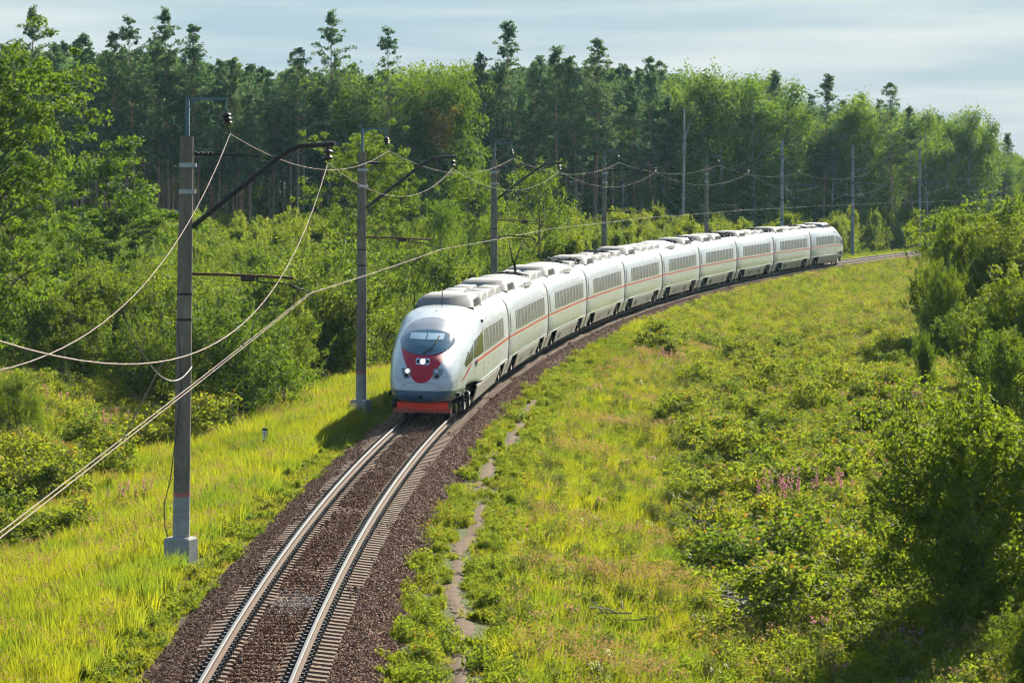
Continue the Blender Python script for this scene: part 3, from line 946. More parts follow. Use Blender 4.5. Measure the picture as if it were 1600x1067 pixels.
def bogie_meshes():
    g = Geo()
    for sg in (-1, 1):
        x = sg * 1.18
        g.tube([(x, -1.75, 0.60), (x, -0.9, 0.66), (x, -0.5, 0.50), (x, 0.5, 0.50), (x, 0.9, 0.66), (x, 1.75, 0.60)], 0.11, 8)
        for y in (-1.29, 1.29):
            g.box((x + sg * 0.06, y, 0.46), (0.22, 0.36, 0.30), taper=0.8)
            g.lathe((x + sg * 0.02, y, 0.62), [(0.13, 0), (0.15, 0.08), (0.11, 0.14), (0.14, 0.2), (0.1, 0.28)], 10)
        g.tube([(x + sg * 0.14, -0.55, 0.60), (x + sg * 0.14, 0.55, 0.82)], 0.05, 7)
        g.box((x + sg * 0.03, 0, 0.80), (0.42, 0.75, 0.28), taper=0.85)
        g.box((x + sg * 0.04, 1.95, 0.42), (0.08, 0.12, 0.38)); g.box((x + sg * 0.04, -1.95, 0.42), (0.08, 0.12, 0.38))
    g.box((0, 0, 0.60), (2.2, 0.5, 0.24))
    fr = g.mesh('bogie', M['under'], True)
    g = Geo()
    for sg in (-1, 1):
        for y in (-1.29, 1.29):
            a = np.arange(16) * math.pi / 8
            x = sg * 1.36
            ring = [(x, y + 0.16 * math.cos(t), 0.46 + 0.16 * math.sin(t)) for t in a]
            r2 = [(x - sg * 0.1, p[1], p[2]) for p in ring]
            g.add(ring + r2 + [(x + sg * 0.02, y, 0.46)], [(i, (i + 1) % 16, 16 + (i + 1) % 16, 16 + i) for i in range(16)], [(i, (i + 1) % 16, 32) for i in range(16)])
        g.tube([(sg * 1.36, -0.3, 0.74), (sg * 1.36, 0.75, 0.80)], 0.045, 7)
    ax = g.mesh('axle_box', M['bogiegrey'], True)
    g = Geo()
    prof = [(0.10, -0.07), (0.40, -0.07), (0.46, -0.06), (0.46, 0.03), (0.49, 0.05), (0.49, 0.075), (0.12, 0.075)]
    a = np.arange(20) * math.pi / 10
    P = np.array([[(h, r_ * math.cos(t), r_ * math.sin(t)) for t in np.append(a, a[0])] for r_, h in prof])
    g.grid(P); g.add(P[0][:-1], t=[(0, i, i + 1) for i in range(1, 19)]); g.add(P[-1][:-1], t=[(0, i + 1, i) for i in range(1, 19)])
    g.tube([(0, 0, 0), (-0.79, 0, 0)], 0.085, 8)
    wh = g.mesh('wheel', M['steel'], True)
    return fr, ax, wh
bogie_me, axle_me, wheel_me = bogie_meshes()

def ac_mesh():                       # long air conditioning housing with sloped ends
    g = Geo()
    prof = [(0, 3.86, 1.12), (0.5, 4.15, 1.10), (0.75, 4.28, 1.02), (4.3, 4.28, 1.02), (4.5, 4.2, 1.08), (4.75, 3.86, 1.12)]
    P = np.array([[(-w - 0.06, y, 3.70), (-w, y, z - 0.12 if z > 4 else z), (-w + 0.18, y, z), (0, y, z + 0.02), (w - 0.18, y, z), (w, y, z - 0.12 if z > 4 else z), (w + 0.06, y, 3.70)] for y, z, w in prof])
    g.grid(P, flip=False)
    return sharp(g.mesh('roof_unit', M['roofgrey'], True), 30)
ac_me = ac_mesh()
def louvre_mesh():
    g = Geo()
    for sg in (-1, 1):
        for k in range(6):
            y = 1.15 + k * 0.52
            P = np.array([[(sg * 1.108, y, 3.90), (sg * 1.108, y + 0.42, 3.90)], [(sg * 1.062, y, 4.14), (sg * 1.062, y + 0.42, 4.14)]])
            g.grid(P, flip=(sg < 0))
    return g.mesh('louvre', simple('dark louvre slots', (0.03, 0.03, 0.032), 0.95, spec=0.05))
louvre_me = louvre_mesh()
def fairing_mesh():                  # arched hump in front of the pantograph gear
    g = Geo()
    P = []
    for i in range(15):
        t = i / 14
        y = 6.0 * t
        h = 0.42 * min(1, (1 - (1 - min(1, t * 1.5)) ** 2)) ** 0.8 * (1 - max(0, t - 0.78) / 0.22 * 0.25)
        w = 1.30 * (0.82 + 0.18 * min(1, t * 2))
        P.append([(w * math.cos(a), y, 3.76 + (0.10 + h) * max(0, math.sin(a)) ** 0.55) for a in np.linspace(math.pi, 0, 13)])
    P = np.array(P)
    g.grid(P, flip=False)
    g.add(P[-1], t=[(0, i, i + 1) for i in range(1, 12)])
    return sharp(g.mesh('roof_fairing', M['roofgrey'], True), 40)
fairing_me = fairing_mesh()
def ramp_mesh():
    res = []
    for x in (-0.52, 0.52):
        g = Geo()
        prof = [(0, 3.86), (0.55, 4.10), (0.9, 4.16), (2.6, 4.16), (2.95, 4.0), (3.1, 3.86)]
        P = np.array([[(x - 0.46, y, 3.72), (x - 0.42, y, z - 0.03), (x - 0.30, y, z), (x + 0.30, y, z), (x + 0.42, y, z - 0.03), (x + 0.46, y, 3.72)] for y, z in prof])
        g.grid(P)
        res.append(sharp(g.mesh('roof_hatch', M['roofgrey'], True), 30))
    return res
ramp_me = ramp_mesh()
def gear_mesh(seed):                 # black roof gear between the cars
    g = Geo(); r = random.Random(seed)
    for k in range(7):
        x = r.uniform(-0.8, 0.8); y = r.uniform(0.2, 3.0)
        g.lathe((x, y, 3.84), [(0.09, 0), (0.09, 0.12), (0.13, 0.14), (0.06, 0.18), (0.13, 0.22), (0.06, 0.26), (0.10, 0.32)], 8)
    for k in range(5):
        x = r.uniform(-0.9, 0.9); x2 = r.uniform(-0.9, 0.9)
        g.tube([(x, 0.1, 4.12), ((x + x2) / 2, 1.6, 4.28), (x2, 3.2, 4.10)], 0.035, 6)
    g.box((0, 1.6, 4.0), (1.5, 1.6, 0.14))
    for x in (-0.75, 0.75):
        g.tube([(x, 0.1, 3.95), (x, 3.2, 3.98)], 0.045, 6)
    return g.mesh('roof_gear', M['black'], True)
gear_mes = [gear_mesh(1), gear_mesh(2)]
def cable_mesh():
    g = Geo()
    for x in (-1.0, 1.0):
        g.tube([(x * (1.28 - 0.10 * math.sin(t * 3.1)), 6.0 * t, 3.80 + 0.16 * math.sin(min(1, t * 1.3) * math.pi)) for t in np.linspace(0.35, 1.05, 10)], 0.03, 6)
    return g.mesh('roof_cable', M['black'], True)
cable_me = cable_mesh()
def ring_gangway():
    g = Geo()
    full = section_full(SEC)
    P = np.array([[(x * 0.992, y, 2.4 + (z - 2.4) * 0.992) for x, z in np.concatenate([full, full[:1]])] for y in (-0.33, 0, 0.33)])
    g.grid(P)
    return g.mesh('gangway', M['black'], True)
gang_me = ring_gangway()
under_me = Geo().box((0, 12.39, 0.80), (2.5, 12.5, 0.62)).box((0, 12.39, 0.98), (2.6, 24.0, 0.12)).mesh('underframe', M['under'])
stripe_me = side_slab(0.39, PITCHL - 0.39, 1.955, 2.065, 0.003, 'red_stripe', M['stripe'])
grey_me = side_slab(0.39, PITCHL - 0.39, 1.875, 1.950, 0.003, 'grey_stripe', M['greyline'])
stripe_e = side_slab(5.9, ENDL - 0.39, 1.955, 2.065, 0.004, 'red_stripe', M['stripe'])
grey_e = side_slab(5.9, ENDL - 0.39, 1.875, 1.950, 0.004, 'grey_stripe', M['greyline'])
sill_me = side_slab(0.39, PITCHL - 0.39, 1.075, 1.13, 0.010, 'sill', M['paint'])
sill_e = side_slab(8.8, ENDL - 0.39, 1.075, 1.13, 0.012, 'sill', M['paint'])
cove_me = side_slab(0.39, PITCHL - 0.39, 3.16, 3.19, 0.002, 'roof_seam', M['greyline'])
skirt_c = skirt_mesh(5.5, 19.3, 0.6, 0.6)
skirt_a = skirt_mesh(0.28, 2.4, 0.0, 0.5)
skirt_b = skirt_mesh(22.4, 24.5, 0.5, 0.0)
skirt_ec = skirt_mesh(6.6, 20.6, 0.6, 0.6)
skirt_eb = skirt_mesh(23.7, 25.55, 0.5, 0.0)
PW = 1.93
panes = {sg: pane_mesh(sg, PW) for sg in (-1, 1)}
npane = {sg: pane_mesh(sg, 0.34) for sg in (-1, 1)}
vent_me = vent_mesh()
lampdot_me = Geo().box((1.50, 9.9, 3.36), (0.10, 0.16, 0.10)).box((-1.50, 9.9, 3.36), (0.10, 0.16, 0.10)).mesh('camera_pod', M['black'])

def panto_meshes():
    g = Geo()
    g.box((0, 0, 4.02), (1.3, 1.2, 0.08))
    for x in (-0.5, 0.5):
        for y in (-0.5, 0.5):
            g.lathe((x, y, 3.86), [(0.06, 0), (0.09, 0.04), (0.05, 0.07), (0.09, 0.10), (0.05, 0.14)], 8)
    g.tube([(0, 0.4, 4.06), (0, -1.05, 4.75)], [0.07, 0.05], 8)
    arm = g
    for x in (-0.06, 0.06):
        arm.tube([(x, -1.05, 4.75), (x * 6.5, 0.15, 5.82)], [0.035, 0.025], 6)
    arm.tube([(-0.42, 0.15, 5.82), (0.42, 0.15, 5.82)], 0.025, 6)
    a = arm.mesh('pantograph', M['black'], True)
    g = Geo()
    for y in (-0.12, 0.42):
        g.tube([(-0.95, y, 5.80), (-0.75, y, 5.93), (-0.5, y, 5.965), (0.5, y, 5.965), (0.75, y, 5.93), (0.95, y, 5.80)], 0.028, 6)
    return a, g.mesh('collector_head', M['black'], True)
panto_me, panhead_me = panto_meshes()

def frame_mat(s_a, ya, s_b, yb, flip=False):
    xa, ya_, za = tpt(s_a, 0, 0); xb, yb_, zb = tpt(s_b, 0, 0)
    A, B = Vector((float(xa), float(ya_), float(za))), Vector((float(xb), float(yb_), float(zb)))
    f = (B - A).normalized()
    t = math.atan2(f.x, f.y)
    c, sn = math.cos(CANT), math.sin(CANT)
    r = Vector((math.cos(t) * c, -math.sin(t) * c, -sn)); u = r.cross(f)
    O = A - f * ya
    if flip: r, f = -r, -f
    mt = Matrix.Identity(4)
    for i in range(3):
        mt[i][0], mt[i][1], mt[i][2], mt[i][3] = r[i], f[i], u[i], O[i]
    return mt

train = link('passenger_train', None, category='train', label='white high-speed passenger train with red stripe rounding the curve, headlights lit')

def add_bogie(car, y):
    b_ = link('bogie', bogie_me, car); b_.location = (0, y, 0)
    a_ = link('axle_box', axle_me, car); a_.location = (0, y, 0)
    b_['kind'] = a_['kind'] = 'stuff'
    for yy in (-1.29, 1.29):
        w1 = link('wheel', wheel_me, car); w1.location = (0.79, y + yy, 0.46)
        w2 = link('wheel', wheel_me, car); w2.location = (-0.79, y + yy, 0.46); w2.rotation_euler = (0, 0, math.pi)

JOINED = ('louvre', 'roof_gear', 'axle_box', 'bogie', 'panel_seam', 'roof_cable', 'wiper', 'antenna', 'sun_blind', 'camera_pod', 'pantograph', 'collector_head', 'underframe')
def sub(car, me, y=0.0, rz=0.0, x=0.0):
    if isinstance(me, list):
        return [sub(car, q, y, rz, x) for q in me]
    o = link(me.name.split('.')[0], me, car)
    o.location = (x, y, 0)
    if o.name.split('.')[0] in JOINED: o['kind'] = 'stuff'
    if rz: o.rotation_euler = (0, 0, rz)
    return o

def add_windows(car, y0, y1):
    k = int(round((y1 - y0) / (PW + 0.075)))
    for i in range(k):
        for sg in (-1, 1):
            sub(car, panes[sg], y0 + i * (PW + 0.075))

def roof(car, kind, rv=False):
    if kind == 'A':
        sub(car, ramp_me, 0.5); u = sub(car, ac_me, 4.6); sub(car, louvre_me, 4.6)
        sub(car, fairing_me, 11.6); sub(car, cable_me, 11.6); sub(car, gear_mes[0], 18.4); sub(car, ramp_me, 21.3)
    elif kind == 'B':
        sub(car, gear_mes[1], 0.4); sub(car, ac_me, 4.2); sub(car, louvre_me, 4.2); sub(car, ramp_me, 13.0); sub(car, ramp_me, 19.2); sub(car, gear_mes[0], 21.3)
    elif kind == 'C':
        sub(car, ramp_me, 0.6); sub(car, ac_me, 6.0); sub(car, louvre_me, 6.0); sub(car, ramp_me, 16.0); sub(car, ramp_me, 20.8)
    elif kind == 'D':
        sub(car, ramp_me, 0.5); sub(car, fairing_me, 5.0); sub(car, cable_me, 5.0); sub(car, gear_mes[1], 12.0); sub(car, ac_me, 18.0); sub(car, louvre_me, 18.0)
    elif kind == 'E':
        sub(car, gear_mes[0], 0.3); sub(car, ac_me, 5.4); sub(car, louvre_me, 5.4); sub(car, ac_me, 13.0); sub(car, louvre_me, 13.0); sub(car, gear_mes[1], 20.9)

def end_car(flip):
    car = link('railcar', nose_me, train)
    for me in (hood_me, screen_me, blind_me, bib_me, wiper_me, hl_c, lampc, *dimc, *hl_side, *lamp_side, *dim_side, seam_me, coup_me, *cabw, *sw, plough_me, lip_me, stripe_e, grey_e, sill_e, skirt_ec, skirt_eb, lampdot_me):
        sub(car, me)
    sub(car, under_me, 1.2)
    add_windows(car, 10.2, 22.2)
    add_bogie(car, 4.95); add_bogie(car, 22.2)
    sub(car, ac_me, 10.2); sub(car, louvre_me, 10.2); sub(car, ramp_me, 17.6); sub(car, ramp_me, 21.4)
    ant = Geo().tube([(0, 9.0, 3.9), (0, 9.0, 4.5)], 0.02, 6).tube([(0, 6.3, 3.68), (0, 6.3, 3.86)], [0.06, 0.02], 6).tube([(-1.0, 8.2, 3.75), (-1.0, 8.2, 4.5)], 0.02, 6).mesh('antenna', M['black'])
    sub(car, ant)
    return car

car = end_car(False)
car['label'] = 'leading car with blue and red nose and lit lamps'
car.matrix_basis = frame_mat(-ENDL + 4.95, 4.95, -ENDL + 22.2, 22.2)
for i, kind in enumerate('AABCDEBB'):
    s0 = i * PITCHL
    car = link('railcar', mid_body_me, train)
    car.matrix_basis = frame_mat(s0 + 3.9, 3.9, s0 + 20.9, 20.9)
    for me in (stripe_me, grey_me, sill_me, cove_me, skirt_c, skirt_a, skirt_b, under_me):
        sub(car, me)
    sub(car, gang_me, 0.0)
    for sg in (-1, 1):
        sub(car, npane[sg], 1.0)
    for y in (7.6, 8.1, 8.6, 15.6, 16.6) if i % 2 else (8.2, 9.6, 15.0, 15.5, 16.0):
        sub(car, vent_me, y)
    add_windows(car, 4.2, 22.3)
    add_bogie(car, 3.9); add_bogie(car, 20.9)
    roof(car, kind)
    if i == 0:
        p_ = sub(car, panto_me, 23.6); h_ = sub(car, panhead_me, 23.6)
sT = 8 * PITCHL
car = end_car(True)
car['label'] = 'rearmost car, its nose turned away'
mt = frame_mat(sT + ENDL - 22.2, 0, sT + ENDL - 4.95, 0)
f = Vector((mt[0][1], mt[1][1], mt[2][1])); r = Vector((mt[0][0], mt[1][0], mt[2][0])); u = Vector((mt[0][2], mt[1][2], mt[2][2])); O = Vector((mt[0][3], mt[1][3], mt[2][3]))
O = O + f * 22.2
for i in range(3):
    mt[i][0], mt[i][1], mt[i][2], mt[i][3] = -r[i], -f[i], u[i], O[i]
car.matrix_basis = mt
g_ = sub(car, gang_me, ENDL)

# ------------------------------------------------------------------ overhead line: masts
M['concrete'] = simple('old mast concrete', (0.24, 0.20, 0.155), 0.9, var=0.45, scale=3.5, stretch=(1, 1, 0.3), bump=0.15, bscale=12)
M['concrete_blue'] = simple('pale grey mast concrete', (0.27, 0.29, 0.32), 0.85, var=0.2, scale=2.0)
M['limewash'] = simple('lime washed concrete', (0.36, 0.355, 0.35), 0.9, var=0.3, scale=3)
M['ringred'] = simple('faded red ring paint', (0.48, 0.16, 0.15), 0.8)
M['iron'] = simple('dark painted steel', (0.020, 0.017, 0.015), 0.6)
M['rusty'] = simple('rusty steel rod', (0.12, 0.062, 0.04), 0.85, var=0.3)
M['bluesteel'] = simple('blue grey painted steel', (0.09, 0.16, 0.19), 0.6)
M['galv'] = simple('galvanised band', (0.42, 0.43, 0.44), 0.5, 0.5)
M['porcelain'] = simple('brown porcelain insulator', (0.045, 0.025, 0.02), 0.25)
M['wire'] = simple('bare overhead wire', (0.26, 0.20, 0.165), 0.8, 0.0)
M['wiredark'] = simple('dark jumper wire', (0.06, 0.05, 0.05), 0.6)

def insul(g, c, axis, n=2, r=0.15, st=0.16):
    """a string of disc insulators from c along axis"""
    axis = Vector(axis).normalized()
    q = Vector((0, 0, 1)).rotation_difference(axis).to_matrix()
    for k in range(n):
        prof = [(0.03, 0), (0.06, 0.02), (r, 0.07), (r * 0.95, 0.09), (0.05, 0.11), (0.035, st)]
        a = np.arange(12) * math.pi / 6
        P = np.array([[q @ Vector((rr_ * math.cos(t), rr_ * math.sin(t), z + k * st)) + Vector(c) for t in np.append(a, a[0])] for rr_, z in prof])
        g.grid(P)

LATM = -3.9
masts = [(-143.0, 0.0, 'near'), (-64.1, 0.20, 'near'), (-8.3, 0.06, 'near'), (51.3, 0.0, 'near'), (109.8, 0.0, 'near'), (169.0, 0.0, 'near'), (214.6, 0.0, 'far'), (258.4, 0.0, 'far'), (300.5, 0.0, 'far'), (346.0, 0.0, 'far')]
mlabels = ['concrete overhead line mast nearest of all, beyond the left edge', 'nearest concrete mast with red ring, standing left of the empty track', 'concrete mast standing just left of the train nose', 'concrete mast behind the second and third cars of the train', 'concrete mast behind the fourth car, right of the raised pantograph', 'concrete mast with arm behind the seventh car of the train', 'tall pale mast behind the ninth car of the train', 'tall pale mast just past the tail of the train', 'tall pale mast left of the right hand bushes', 'farthest tall pale mast above the right hand bushes']
ANCH = []
for (s, lean, kind), lab in zip(masts, mlabels):
    x, y = wpt(s, LATM)
    t = float(np.interp(s, _S, _T))
    zg = float(gz(s, LATM))
    root = link('catenary_mast', None, category='mast', label=lab, group='overhead line masts along the track')
    root.location = (float(x), float(y), 0)
    root.rotation_euler = (0, 0, -t)
    T = 9.95 if kind == 'near' else 12.7
    conc = M['concrete'] if kind == 'near' else M['concrete_blue']
    def ax(z): return lean * (z - zg) / (T - zg)
    lo = 1.75
    g = Geo().tube([(ax(z), 0, z) for z in (zg + lo, 4.0, 7.0, T)], [0.213, 0.203, 0.186, 0.165] if kind == 'near' else [0.20, 0.18, 0.16, 0.14], 20)
    link('shaft', sharp(g.mesh('shaft', conc, True)), root)
    g = Geo().tube([(ax(zg + 0.6), 0, zg + 0.60), (ax(zg + lo), 0, zg + lo - 0.002)], [0.218, 0.214], 20)
    link('washed_base', sharp(g.mesh('washed_base', M['limewash'] if kind == 'near' else conc, True)), root)
    g = Geo().tube([(ax(zg + lo), 0, zg + lo - 0.06), (ax(zg + lo), 0, zg + lo + 0.05)], 0.2175, 20)
    link('painted_ring', sharp(g.mesh('painted_ring', M['ringred'] if kind == 'near' else conc, True)), root)
    g = Geo().cbox((0, 0, zg + 0.15), (0.70, 0.66, 1.0), 0.05)
    fo = link('foundation', g.mesh('foundation', M['limewash']), root); fo.rotation_euler = (0, 0, -0.3)
    if kind == 'near':
        for zb in (9.22, 8.55):
            g = Geo().tube([(ax(zb), 0, zb - 0.055), (ax(zb), 0, zb + 0.055)], 0.185, 16).box((ax(zb) + 0.20, 0, zb), (0.10, 0.12, 0.10))
            link('band', sharp(g.mesh('band', M['galv'], True)), root)
        for zb in (5.95, 5.3, 2.5):
            g = Geo().tube([(ax(zb), 0, zb - 0.03), (ax(zb), 0, zb + 0.03)], 0.206, 16)
            link('band', sharp(g.mesh('band', M['iron'], True)), root)
        # feeder bracket on the mast top
        a = ax(T)
        g = Geo().box((a + 0.02, 0, T + 0.45), (0.10, 0.10, 0.92)).box((a + 0.50, 0, T + 0.95), (1.06, 0.07, 0.07)).box((a + 1.0, 0, T + 0.78), (0.045, 0.045, 0.30))
        g.tube([(a + 0.04, 0, T + 0.72), (a + 0.26, 0, T + 0.92)], 0.02, 6)
        link('feeder_bracket', g.mesh('feeder_bracket', M['bluesteel']), root)
        g = Geo(); insul(g, (a + 1.0, 0, T + 0.60), (0.12, 0, -1), 3, 0.14, 0.10)
        g.tube([(a + 1.0, 0, T + 0.64), (a + 1.02, 0, T + 0.3), (a + 1.08, 0, T + 0.08)], 0.02, 6)
        link('insulator', g.mesh('insulator', M['porcelain'], True), root)
        fz = T + 0.06; fx = a + 1.1
        # cantilever: strut, end and tie
        g = Geo().tube([(ax(7.7) + 0.16, 0, 7.65), (2.45, 0, 9.36), (2.85, 0, 9.62), (3.05, 0, 9.70), (3.95, 0, 9.76)], 0.062, 8)
        link('cantilever_arm', sharp(g.mesh('cantilever_arm', M['iron'], True)), root)
        g = Geo().tube([(ax(9.5) + 0.15, 0, 9.50), (2.55, 0, 9.44)], 0.018, 6)
        insul(g, (ax(9.5) + 0.20, 0, 9.50), (1, 0, 0), 4, 0.05, 0.12)
        link('tie_rod', g.mesh('tie_rod', M['iron'], True), root)
        g = Geo().tube([(3.78, 0, 9.74), (3.78, 0, 9.60)], 0.03, 6)
        insul(g, (3.78, 0, 9.62), (0, 0, -1), 2, 0.16, 0.15)
        link('insulator', g.mesh('insulator', M['porcelain'], True), root)
        mzz = 9.28; mxx = 3.78
        g = Geo().tube([(ax(6.4) + 0.18, 0, 6.46), (1.2, 0, 6.44), (2.9, 0, 6.36)], 0.035, 7)
        link('registration_arm', g.mesh('registration_arm', M['rusty'], True), root)
        g = Geo().tube([(1.98, 0, 6.40), (1.98, 0, 6.25)], 0.03, 6).tube([(2.0, 0, 6.26), (2.6, 0, 6.22), (2.95, 0, 6.12), (3.3, 0, 5.99)], 0.022, 6)
        link('steady_arm', g.mesh('steady_arm', M['iron'], True), root)
        g = Geo(); insul(g, (1.55, 0, 6.33), (1, 0, 0), 4, 0.06, 0.08)
        link('insulator', g.mesh('insulator', M['porcelain'], True), root)
        cxx = 3.32
        if s < -20 and s > -100:      # earth cable hanging by the mast foot
            g = Geo().tube([(-0.02, -0.23, 5.2), (0.06, -0.25, 3.6), (-0.05, -0.26, 2.6), (-0.25, -0.1, 1.2), (-0.42, 0, 0.6), (-0.40, 0, 0.0), (-0.25, 0, zg + 0.35)], 0.014, 5)
            link('earth_cable', g.mesh('earth_cable', M['wiredark']), root)
    else:
        for zb in (11.0, 9.3, 8.3, 6.6, 4.6):
            g = Geo().tube([(0, 0, zb - 0.05), (0, 0, zb + 0.05)], 0.19, 14)
            link('band', sharp(g.mesh('band', M['iron'] if zb != 9.3 else M['galv'], True)), root)
        g = Geo().tube([(0.15, 0, 10.6), (1.6, 0, 9.75)], 0.018, 6).tube([(0.15, 0, 9.7), (1.8, 0, 9.68)], 0.03, 6)
        g.tube([(0.15, 0, 8.3), (3.8, 0, 8.05)], 0.035, 6).tube([(0.15, 0, 8.2), (1.3, 0, 6.7), (2.9, 0, 6.5)], 0.025, 6).tube([(1.3, 0, 6.7), (3.6, 0, 8.05)], 0.02, 6)
        link('cantilever_arm', g.mesh('cantilever_arm', M['bluesteel'], True), root)
        g = Geo(); insul(g, (1.75, 0, 9.66), (0, 0, -1), 2, 0.14, 0.12)
        link('insulator', g.mesh('insulator', M['porcelain'], True), root)
        fz, fx, mzz, mxx, cxx = 9.40, 1.75, 8.0, 3.7, 3.3
    def W(px_, pz_):
        return np.array([float(x) + px_ * math.cos(t), float(y) - px_ * math.sin(t), pz_])
    ANCH.append((W(fx, fz), W(mxx, mzz), W(cxx, 5.97)))

# ------------------------------------------------------------------ overhead line: wires
def back(k):                           # support beyond the first mast, behind the camera
    a = ANCH[0][k]; b_ = ANCH[1][k]
    xx, yy = wpt(-205.0, [-2.8, -0.1, -0.5][k])
    return np.array([float(xx), float(yy), a[2]])
def span_line(k, sag, n=40):
    pts = [back(k)] + [a[k] for a in ANCH]
    out = []
    for i in range(len(pts) - 1):
        A, B = pts[i], pts[i + 1]
        sg = sag(i)
        for j in range(n + (1 if i == len(pts) - 2 else 0)):
            u = j / n
            p = A + (B - A) * u
            p = p.copy(); p[2] -= 4 * sg * u * (1 - u)
            out.append(p)
    return np.array(out)
feed = span_line(0, lambda i: [3.4, 3.65, 0.85, 0.9, 0.9, 0.8, 0.7, 0.7, 0.7, 0.7][i])
link('feeder_wire', Geo().tube(feed, 0.009, 6).mesh('feeder_wire', M['wire'], True), category='wire', label='topmost sagging feeder wire hung from the mast top brackets')
mess = span_line(1, lambda i: [2.6, 2.65, 1.0, 1.0, 1.0, 1.0, 0.9, 1.0, 1.0, 1.0][i])
link('messenger_wire', Geo().tube(mess, 0.008, 6).mesh('messenger_wire', M['wire'], True), category='wire', label='sagging messenger wire hung from the cantilever arm insulators')
for k in range(2):
    c = span_line(2, lambda i: 0.03, 4)
    c[:, 0] += (-0.03, 0.03)[k]
    link('contact_wire', Geo().tube(c, 0.0065, 5).mesh('contact_wire', M['wire'], True), category='wire', label='%s of the twin contact wires right above the track' % ('left', 'right')[k], group='twin contact wires')
# droppers: from the messenger down to the contact wires
def on_line(line, yv):
    return np.array([np.interp(yv, line[:, 1], line[:, 0]), yv, np.interp(yv, line[:, 1], line[:, 2])])
cw = span_line(2, lambda i: 0.03, 4)
gd = 0
for i in range(1, len(ANCH)):
    ya, yb = ANCH[i - 1][1][1], ANCH[i][1][1]
    for q, u in enumerate((0.14, 0.36, 0.64, 0.86)):
        yv = ya + (yb - ya) * u
        A = on_line(mess, yv); B = on_line(cw, yv + (2.2 if u in (0.86,) else 0.0))
        A[2] -= 0.01
        o = link('dropper', Geo().tube([A, B], 0.008, 5).mesh('dropper', M['wire']), category='wire', label='%s thin dropper wire in the span before the %s mast' % (['first', 'second', 'third', 'fourth'][q], ['', 'nearest', 'second', 'third', 'fourth', 'fifth', 'sixth', 'seventh', 'eighth', 'farthest'][i]), group='droppers between messenger and contact wires')
# dark jumper loop near the first mast
A = on_line(feed, 62.0); B = ANCH[1][1] * 0 + np.array([ANCH[1][0][0] - 1.0, ANCH[1][0][1], 4.1])
pts = []
for u in np.linspace(0, 1, 14):
    p = A + (B - A) * u
    p[2] -= 4 * 0.75 * u * (1 - u)
    pts.append(p)
link('jumper_wire', Geo().tube(pts, 0.014, 5).mesh('jumper_wire', M['wiredark'], True), category='wire', label='dark slack jumper wire between feeder and nearest mast')

# ------------------------------------------------------------------ plants: builders
def leaf_soup(g, rng, C, rad, nper, size, flat=0.7, up=0.35, elong=0.6, droop=0.0, m=0, shell=0.45):
    C = np.asarray(C, float).reshape(-1, 3)
    n = len(C) * nper
    ci = np.repeat(np.arange(len(C)), nper)
    rad = np.broadcast_to(np.asarray(rad, float), (len(C),))[ci]
    d = rng.normal(size=(n, 3)); d /= np.linalg.norm(d, axis=1)[:, None]
    r = rad * rng.random(n) ** shell
    P = C[ci] + d * r[:, None] * np.array([1, 1, flat])
    if droop:
        P[:, 2] -= droop * rng.random(n) ** 2
    nv = d * 0.7 + np.array([0, 0, up]) + rng.normal(size=(n, 3)) * 0.55
    nv /= np.linalg.norm(nv, axis=1)[:, None]
    rv = rng.normal(size=(n, 3))
    u = np.cross(nv, rv); u /= np.linalg.norm(u, axis=1)[:, None] + 1e-9
    w = np.cross(nv, u)
    s = size * rng.uniform(0.6, 1.3, n)[:, None] * 0.5
    V = np.stack([P + u * s, P + w * s * elong + nv * s * 0.15, P - u * s, P - w * s * elong + nv * s * 0.15], 1)
    q = np.arange(n * 4).reshape(-1, 4)
    g.add(V.reshape(-1, 3), q, m=m)

def wob(rng, a, b, n, amp):
    t = np.linspace(0, 1, n)[:, None]
    p = np.asarray(a) + (np.asarray(b) - np.asarray(a)) * t
    w = rng.normal(0, amp, (n, 3)); w[0] = 0
    return p + np.cumsum(w, 0) * 0.5

